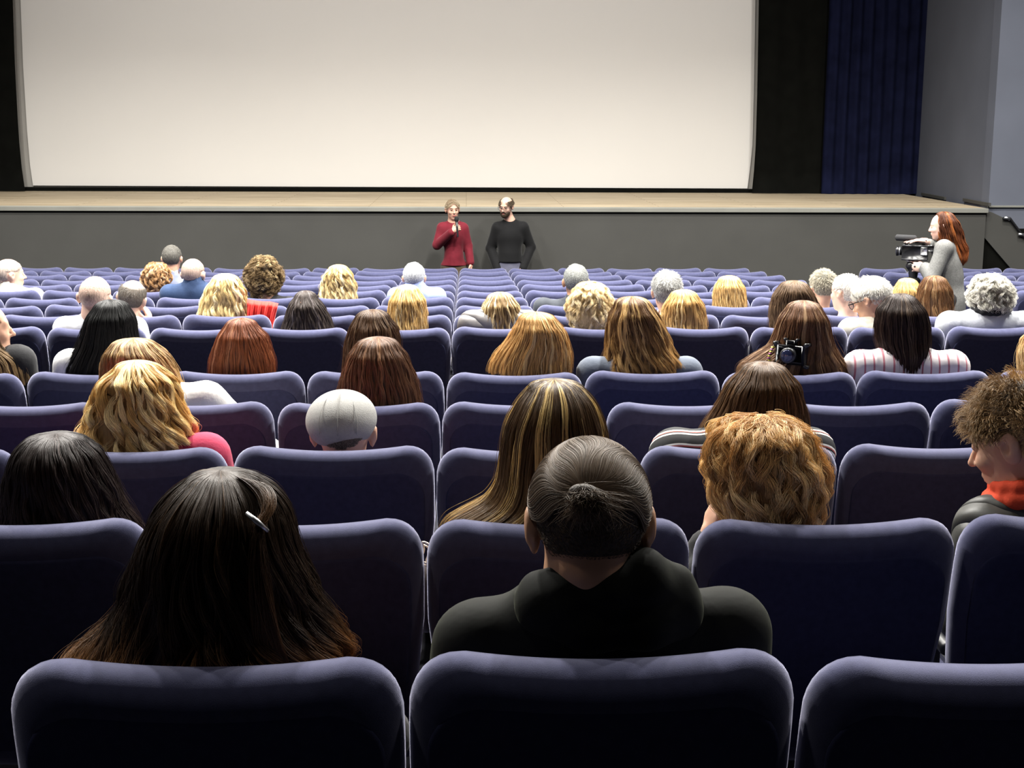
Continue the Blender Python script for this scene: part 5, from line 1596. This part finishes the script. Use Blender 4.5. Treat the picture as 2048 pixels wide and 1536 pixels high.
# index 0 is the far (right) arm, index 1 the near (left) arm
J['sh'] = [at(1884, 496, YW + 0.15), at(1888, 497, YW - 0.15)]
J['el'] = [at(1872, 503, YW + 0.10), at(1864, 556, YW - 0.18)]
J['wr'] = [at(1852, 483, YW - 0.04), at(1850, 536, YW - 0.10)]
J['el'][0] = at(1876, 500, YW + 0.10)
J['hd'] = [(Vector((-1, 0.1, 0.12)), Vector((0, 0, -1)), Vector((0, 0.9, -0.3))), (Vector((-1, 0.3, 0.1)), Vector((0, 1, 0)), Vector((0, 0.2, 1)))]
J['spread'] = 1.4
J['deep'] = 1.0
r3 = standing('woman with long copper red hair and grey wool coat standing behind a video camera', hc3, M3, J, 0.0055, skin((0.60, 0.40, 0.33)), dict(hands=(0.12, 0.8), head=dict(sx=0.97, nose=0.1), hsize=1.1), neck=0.046)
WOOL = mat('grey_wool_knit', (0.15, 0.15, 0.145), 0.95, 0.1, noise=0.18, nscale=90, bump=0.7, bscale=180)
lo, hi = bounds(J, hc3)
f = Field(lo, hi, 0.009)
torso_prims(f, J, 0.022)
arm_prims(f, J, 0, 0.012, 0.72); arm_prims(f, J, 1, 0.022, 0.95)
f.cap(at(1893, 560, YW), at(1892, 600, YW), 0.135, 0.155, 0.05)
f.cap(at(1892, 600, YW), Vector((at(1893, 600, YW).x, YW, fzw + 0.45)), 0.155, 0.19, 0.05)
f.build('wool_coat', WOOL, r3, r3.location)
make_trousers(J, r3, cloth((0.02, 0.02, 0.022)), 0.014); make_shoes(J, r3, PLAS)
long_hair(r3, [(423, 1889, 1889), (430, 1874, 1906), (445, 1870, 1917), (462, 1872, 1923), (478, 1874, 1927), (492, 1882, 1932), (506, 1887, 1935), (518, 1892, 1932), (530, 1899, 1925)], YW, hc3,
          hair_mat((0.065, 0.022, 0.011), (0.27, 0.075, 0.022), (0.34, 0.11, 0.03), 0.15), under_mat((0.12, 0.035, 0.012)), n=6000, rad=0.0007, wave=0.007, freq=7, cl=0.65, clumps=40, seed=62, k=22, phmax=125, depth=0.115, low=0.10)

# video camera on its tripod
cc_ = at(1829, 503, YW - 0.02)
vt = tag(empty('camera_tripod', (cc_.x, cc_.y, fzw)), 'black tripod with fluid head standing in the aisle before the red haired woman', 'tripod')
base = (cc_.x, cc_.y, fzw)
hd_ = cc_ + Vector((0, 0, -0.075))
f = Field(np.array(cc_) - np.array((0.2, 0.2, 0.36)), np.array(cc_) + np.array((0.2, 0.2, 0.0)), 0.005)
f.cap(hd_ + Vector((-0.03, 0, -0.045)), hd_ + Vector((0.03, 0, -0.045)), 0.038, 0.038, 0.01)
f.cap(hd_ + Vector((0, -0.045, -0.05)), hd_ + Vector((0, 0.05, -0.05)), 0.028, 0.03, 0.01)
f.cap(hd_ + Vector((0, 0, -0.08)), hd_ + Vector((0, 0, -0.15)), 0.045, 0.035, 0.015)
fh = f.build('fluid_head', BLACKG, vt, base)
MB().box(tuple(hd_ + Vector((-0.06, -0.03, -0.012))), tuple(hd_ + Vector((0.06, 0.03, 0.002))), 0.003).build('mounting_plate', SILV, fh, loc=base)
MB().tube([hd_ + Vector((0.03, -0.04, -0.05)), hd_ + Vector((0.10, -0.09, -0.11)), hd_ + Vector((0.17, -0.13, -0.2))], 0.008, 8).build('pan_handle', BLACKG, vt, True, loc=base)
bowl = hd_ + Vector((0, 0, -0.17))
MB().tube([bowl + Vector((0, 0, 0.02)), bowl, bowl + Vector((0, 0, -0.05)), bowl + Vector((0, 0, -0.08))], [0.05, 0.065, 0.055, 0.03], 16).build('bowl', STEEL, vt, True, loc=base)
for a in (0.4, 2.5, 4.6):
    p0 = bowl + Vector((0.05 * math.cos(a), 0.05 * math.sin(a), -0.03))
    fy = cc_.y + 0.33 * math.sin(a)
    p1 = Vector((cc_.x + 0.33 * math.cos(a), fy, 1.062 - 0.064 * fy + 0.02))
    pm_ = p0.lerp(p1, 0.5)
    lg = MB().tube([p0, pm_], 0.016, 8).tube([pm_, p1], 0.011, 8).build('leg', STEEL, vt, True, loc=base)
    MB().tube([pm_ + (p0 - p1).normalized() * 0.03, pm_ - (p0 - p1).normalized() * 0.03], 0.021, 8).build('leg_clamp', BLACKG, lg, True, loc=base)
    MB().tube([p1 + Vector((0, 0, 0.015)), p1 + Vector((0, 0, -0.018))], 0.018, 8).build('rubber_foot', PLAS, lg, True, loc=base)

vc = tag(empty('video_camera', cc_), 'black camcorder with a foam covered microphone on top of the aisle tripod', 'video camera')
cl_ = tuple(cc_)
F_ = Vector((-0.93, 0.36, 0)).normalized(); Sd = Vector((F_.y, -F_.x, 0))


def cb(name, m, f0, f1, s0, s1, z0, z1, parent, bev=0.006):
    bm = bmesh.new(); bmesh.ops.create_cube(bm, size=1)
    for v in bm.verts:
        v.co = F_ * (f0 + (v.co.x + 0.5) * (f1 - f0)) + Sd * (s0 + (v.co.y + 0.5) * (s1 - s0)) + Vector((0, 0, z0 + (v.co.z + 0.5) * (z1 - z0)))
    bmesh.ops.bevel(bm, geom=bm.edges[:], offset=bev, segments=2, affect='EDGES')
    me = bpy.data.meshes.new(name); bm.to_mesh(me); bm.free(); me.materials.append(m); me.shade_smooth()
    o = bpy.data.objects.new(name, me); link(o, parent); return o


cb('camera_body', BLACKG, -0.10, 0.09, -0.045, 0.045, -0.06, 0.045, vc, 0.012)
MB().tube([Vector(F_) * 0.08, F_ * 0.13, F_ * 0.135, F_ * 0.15], [0.034, 0.036, 0.042, 0.042], 18).build('lens', BLACKG, vc, True)
MB().tube([F_ * 0.1505, F_ * 0.153], [0.034, 0.030], 18).build('lens_glass', GLASSB, vc, True)
MB().tube([F_ * 0.118, F_ * 0.128], [0.0375, 0.0375], 18).build('lens_ring', SILV, vc, True)
cb('top_handle', BLACKG, -0.09, 0.09, -0.014, 0.014, 0.075, 0.095, vc)
cb('handle_post', BLACKG, 0.06, 0.08, -0.012, 0.012, 0.04, 0.08, vc, 0.003)
cb('handle_post', BLACKG, -0.08, -0.06, -0.012, 0.012, 0.04, 0.08, vc, 0.003)
cb('flip_screen', SILV, -0.105, -0.055, -0.058, -0.048, -0.02, 0.04, vc, 0.002)
cb('viewfinder', BLACKG, -0.15, -0.09, -0.02, 0.02, 0.01, 0.05, vc, 0.008)
p = F_ * 0.155 + Vector((0, 0, 0.115)); q = F_ * 0.0 + Vector((0, 0, 0.112))
MB().tube([p + F_ * 0.012, p, q, q - F_ * 0.012], [0.012, 0.027, 0.027, 0.015], 14).build('foam_microphone', mat('grey_foam', (0.03, 0.03, 0.032), 0.95, bump=0.8, bscale=300), vc, True)

# ---------------------------------------------------------------- loose things among the seats
# camera with a patterned strap held up over the seat back
Yc_ = row_y(5) + 0.10
ch = at(1585, 716, Yc_)
hc_ = tag(empty('photo_camera', (ch.x, ch.y, ch.z)), 'black photo camera with pink and yellow strap resting on a seat back', 'camera')
seat_top = 1.992 - 0.064 * row_y(5)
zoff = seat_top + 0.012 - ch.z
F_ = Vector((-0.5, -0.85, 0.1)).normalized(); Sd = Vector((F_.y, -F_.x, 0)).normalized()
cb('camera_body', BLACKG, -0.02, 0.025, -0.06, 0.06, zoff - 0.004, zoff + 0.075, hc_, 0.012)
cb('prism_hump', BLACKG, -0.02, 0.025, -0.022, 0.022, zoff + 0.07, zoff + 0.095, hc_, 0.008)
Z_ = Vector((0, 0, zoff + 0.035))
MB().tube([F_ * 0.02 + Z_, F_ * 0.07 + Z_, F_ * 0.075 + Z_], [0.030, 0.032, 0.028], 18).build('lens', BLACKG, hc_, True)
MB().tube([F_ * 0.0755 + Z_, F_ * 0.077 + Z_], [0.024, 0.020], 18).build('lens_glass', GLASSB, hc_, True)
stp = stripe_mat('dotted_strap', (0.015, 0.015, 0.015), [(0.3, (0.75, 0.2, 0.4)), (0.5, (0.015, 0.015, 0.015)), (0.7, (0.7, 0.55, 0.1))], 60, 'Z', phase=0.1)
q0 = at(1545, 694, Yc_) - ch; q1 = at(1537, 716, Yc_ - 0.02) - ch; q2 = at(1545, 733, Yc_ - 0.03) - ch
MB().tube([Sd * 0.055 + Vector((0, 0, zoff + 0.07)), q0, q1, q2], 0.006, 8).build('strap', stp, hc_, True)

# red coat hanging over the seat beside the wavy blonde
Yr_ = row_y(7)
nu, nv = 60, 26
V = []
for side in (0, 1):
    for j in range(nv + 1):
        v = j / nv
        for i in range(nu + 1):
            u = i / nu
            px = 494 + (62 - 12 * v) * u
            py = 598 + 5 * math.sin(u * 2.2) + (60 - 8 * u) * v + 9 * max(0, u - 0.75) * 2
            over = max(0, 1 - v * 6)
            dep = 0.085 + 0.05 * over ** 1.5 + 0.010 * math.sin(u * 25 + 1.2 * math.sin(v * 3)) * min(1, v * 3 + 0.3) + 0.006 * math.sin(u * 53 + v * 4)
            p = at(px, py, Yr_ + dep)
            V.append((p.x, p.y + side * 0.022, p.z - side * 0.004))
W_ = nu + 1; T_ = W_ * (nv + 1); F = []
for j in range(nv):
    for i in range(nu):
        q = (j * W_ + i, j * W_ + i + 1, (j + 1) * W_ + i + 1, (j + 1) * W_ + i)
        F.append(q[::-1]); F.append(tuple(a_ + T_ for a_ in q))
    for i in (0, nu): F.append((j * W_ + i, (j + 1) * W_ + i, (j + 1) * W_ + i + T_, j * W_ + i + T_))
for i in range(nu):
    for j in (0, nv): F.append((j * W_ + i, j * W_ + i + 1, j * W_ + i + 1 + T_, j * W_ + i + T_))
rc = mesh_obj('red_coat', V, F, cloth((0.70, 0.045, 0.035)), None, True, loc=tuple(at(522, 650, Yr_ + 0.10)))
tag(rc, 'bright red coat draped over the seat right of long wavy light blonde hair', 'coat')

# bag with pale chain handles wedged in the gap between two second row seats
Yb_ = row_y(2) + 0.16
bc = at(852, 1165, Yb_)
bg = tag(empty('handbag', bc), 'dark handbag with pale chain handles wedged between two seats, left of hooded man', 'handbag')
f = Field((-0.06, -0.05, -0.16), (0.06, 0.14, 0.06), 0.005)
f.ell((0, 0.05, -0.05), (0.028, 0.07, 0.08), None, 0.01)
f.build('bag_body', cloth((0.03, 0.02, 0.02)), bg, (0, 0, 0)).location = (0, 0, 0)
for off, w_ in ((0.0, 0.010), (0.012, 0.007)):
    c1 = at(850, 1105 + off * 800, Yb_) - bc
    pts = [c1 + Vector((w_ * math.cos(a_) + 0.004 * math.sin(3 * a_), off, 0.024 * math.sin(a_))) for a_ in np.linspace(0, 2 * PI, 19)]
    MB().tube(pts, 0.0022, 6).build('chain_handle', mat('pale_chain', (0.75, 0.62, 0.48), 0.35, 0.5, 0.4), bg, True)

# ---------------------------------------------------------------- what every seat is called
ORD = ['', 'first', 'second', 'third', 'fourth', 'fifth', 'sixth', 'seventh', 'eighth', 'ninth', 'tenth', 'eleventh', 'twelfth', 'thirteenth', 'fourteenth', 'fifteenth']


def seat_label(r, k):
    if (r, k) in OWNER: return 'navy cinema seat holding ' + OWNER[(r, k)]
    back = 16 - r
    row = {1: 'row nearest the camera'}.get(r, ORD[r] + ' row from the camera') if r <= 8 else ('frontmost row by the stage' if back == 1 else ORD[back] + ' row from the stage')
    if k > 6:
        n = int(round(k - 8.25)) + 1
        return 'empty navy cinema seat right of the aisle, %s from aisle, %s' % (ORD[n], row)
    own = sorted([kk for (rr_, kk) in OWNER if rr_ == r], key=lambda q: abs(q - k))
    if own and abs(own[0] - k) <= 3:
        n = abs(own[0] - k); side = 'right' if k > own[0] else 'left'
        nm = OWNER[(r, own[0])]
        return ('empty navy cinema seat just %s of %s' % (side, nm)) if n == 1 else ('empty navy seat, %s to the %s of %s' % (ORD[n], side, nm))
    if k >= 0:
        return 'empty navy cinema seat, %s right of the centre line, %s' % (ORD[k + 1], row)
    return 'empty navy cinema seat, %s left of the centre line, %s' % (ORD[-k], row)


for (r, k), o in SEATS.items():
    o['label'] = seat_label(r, k)
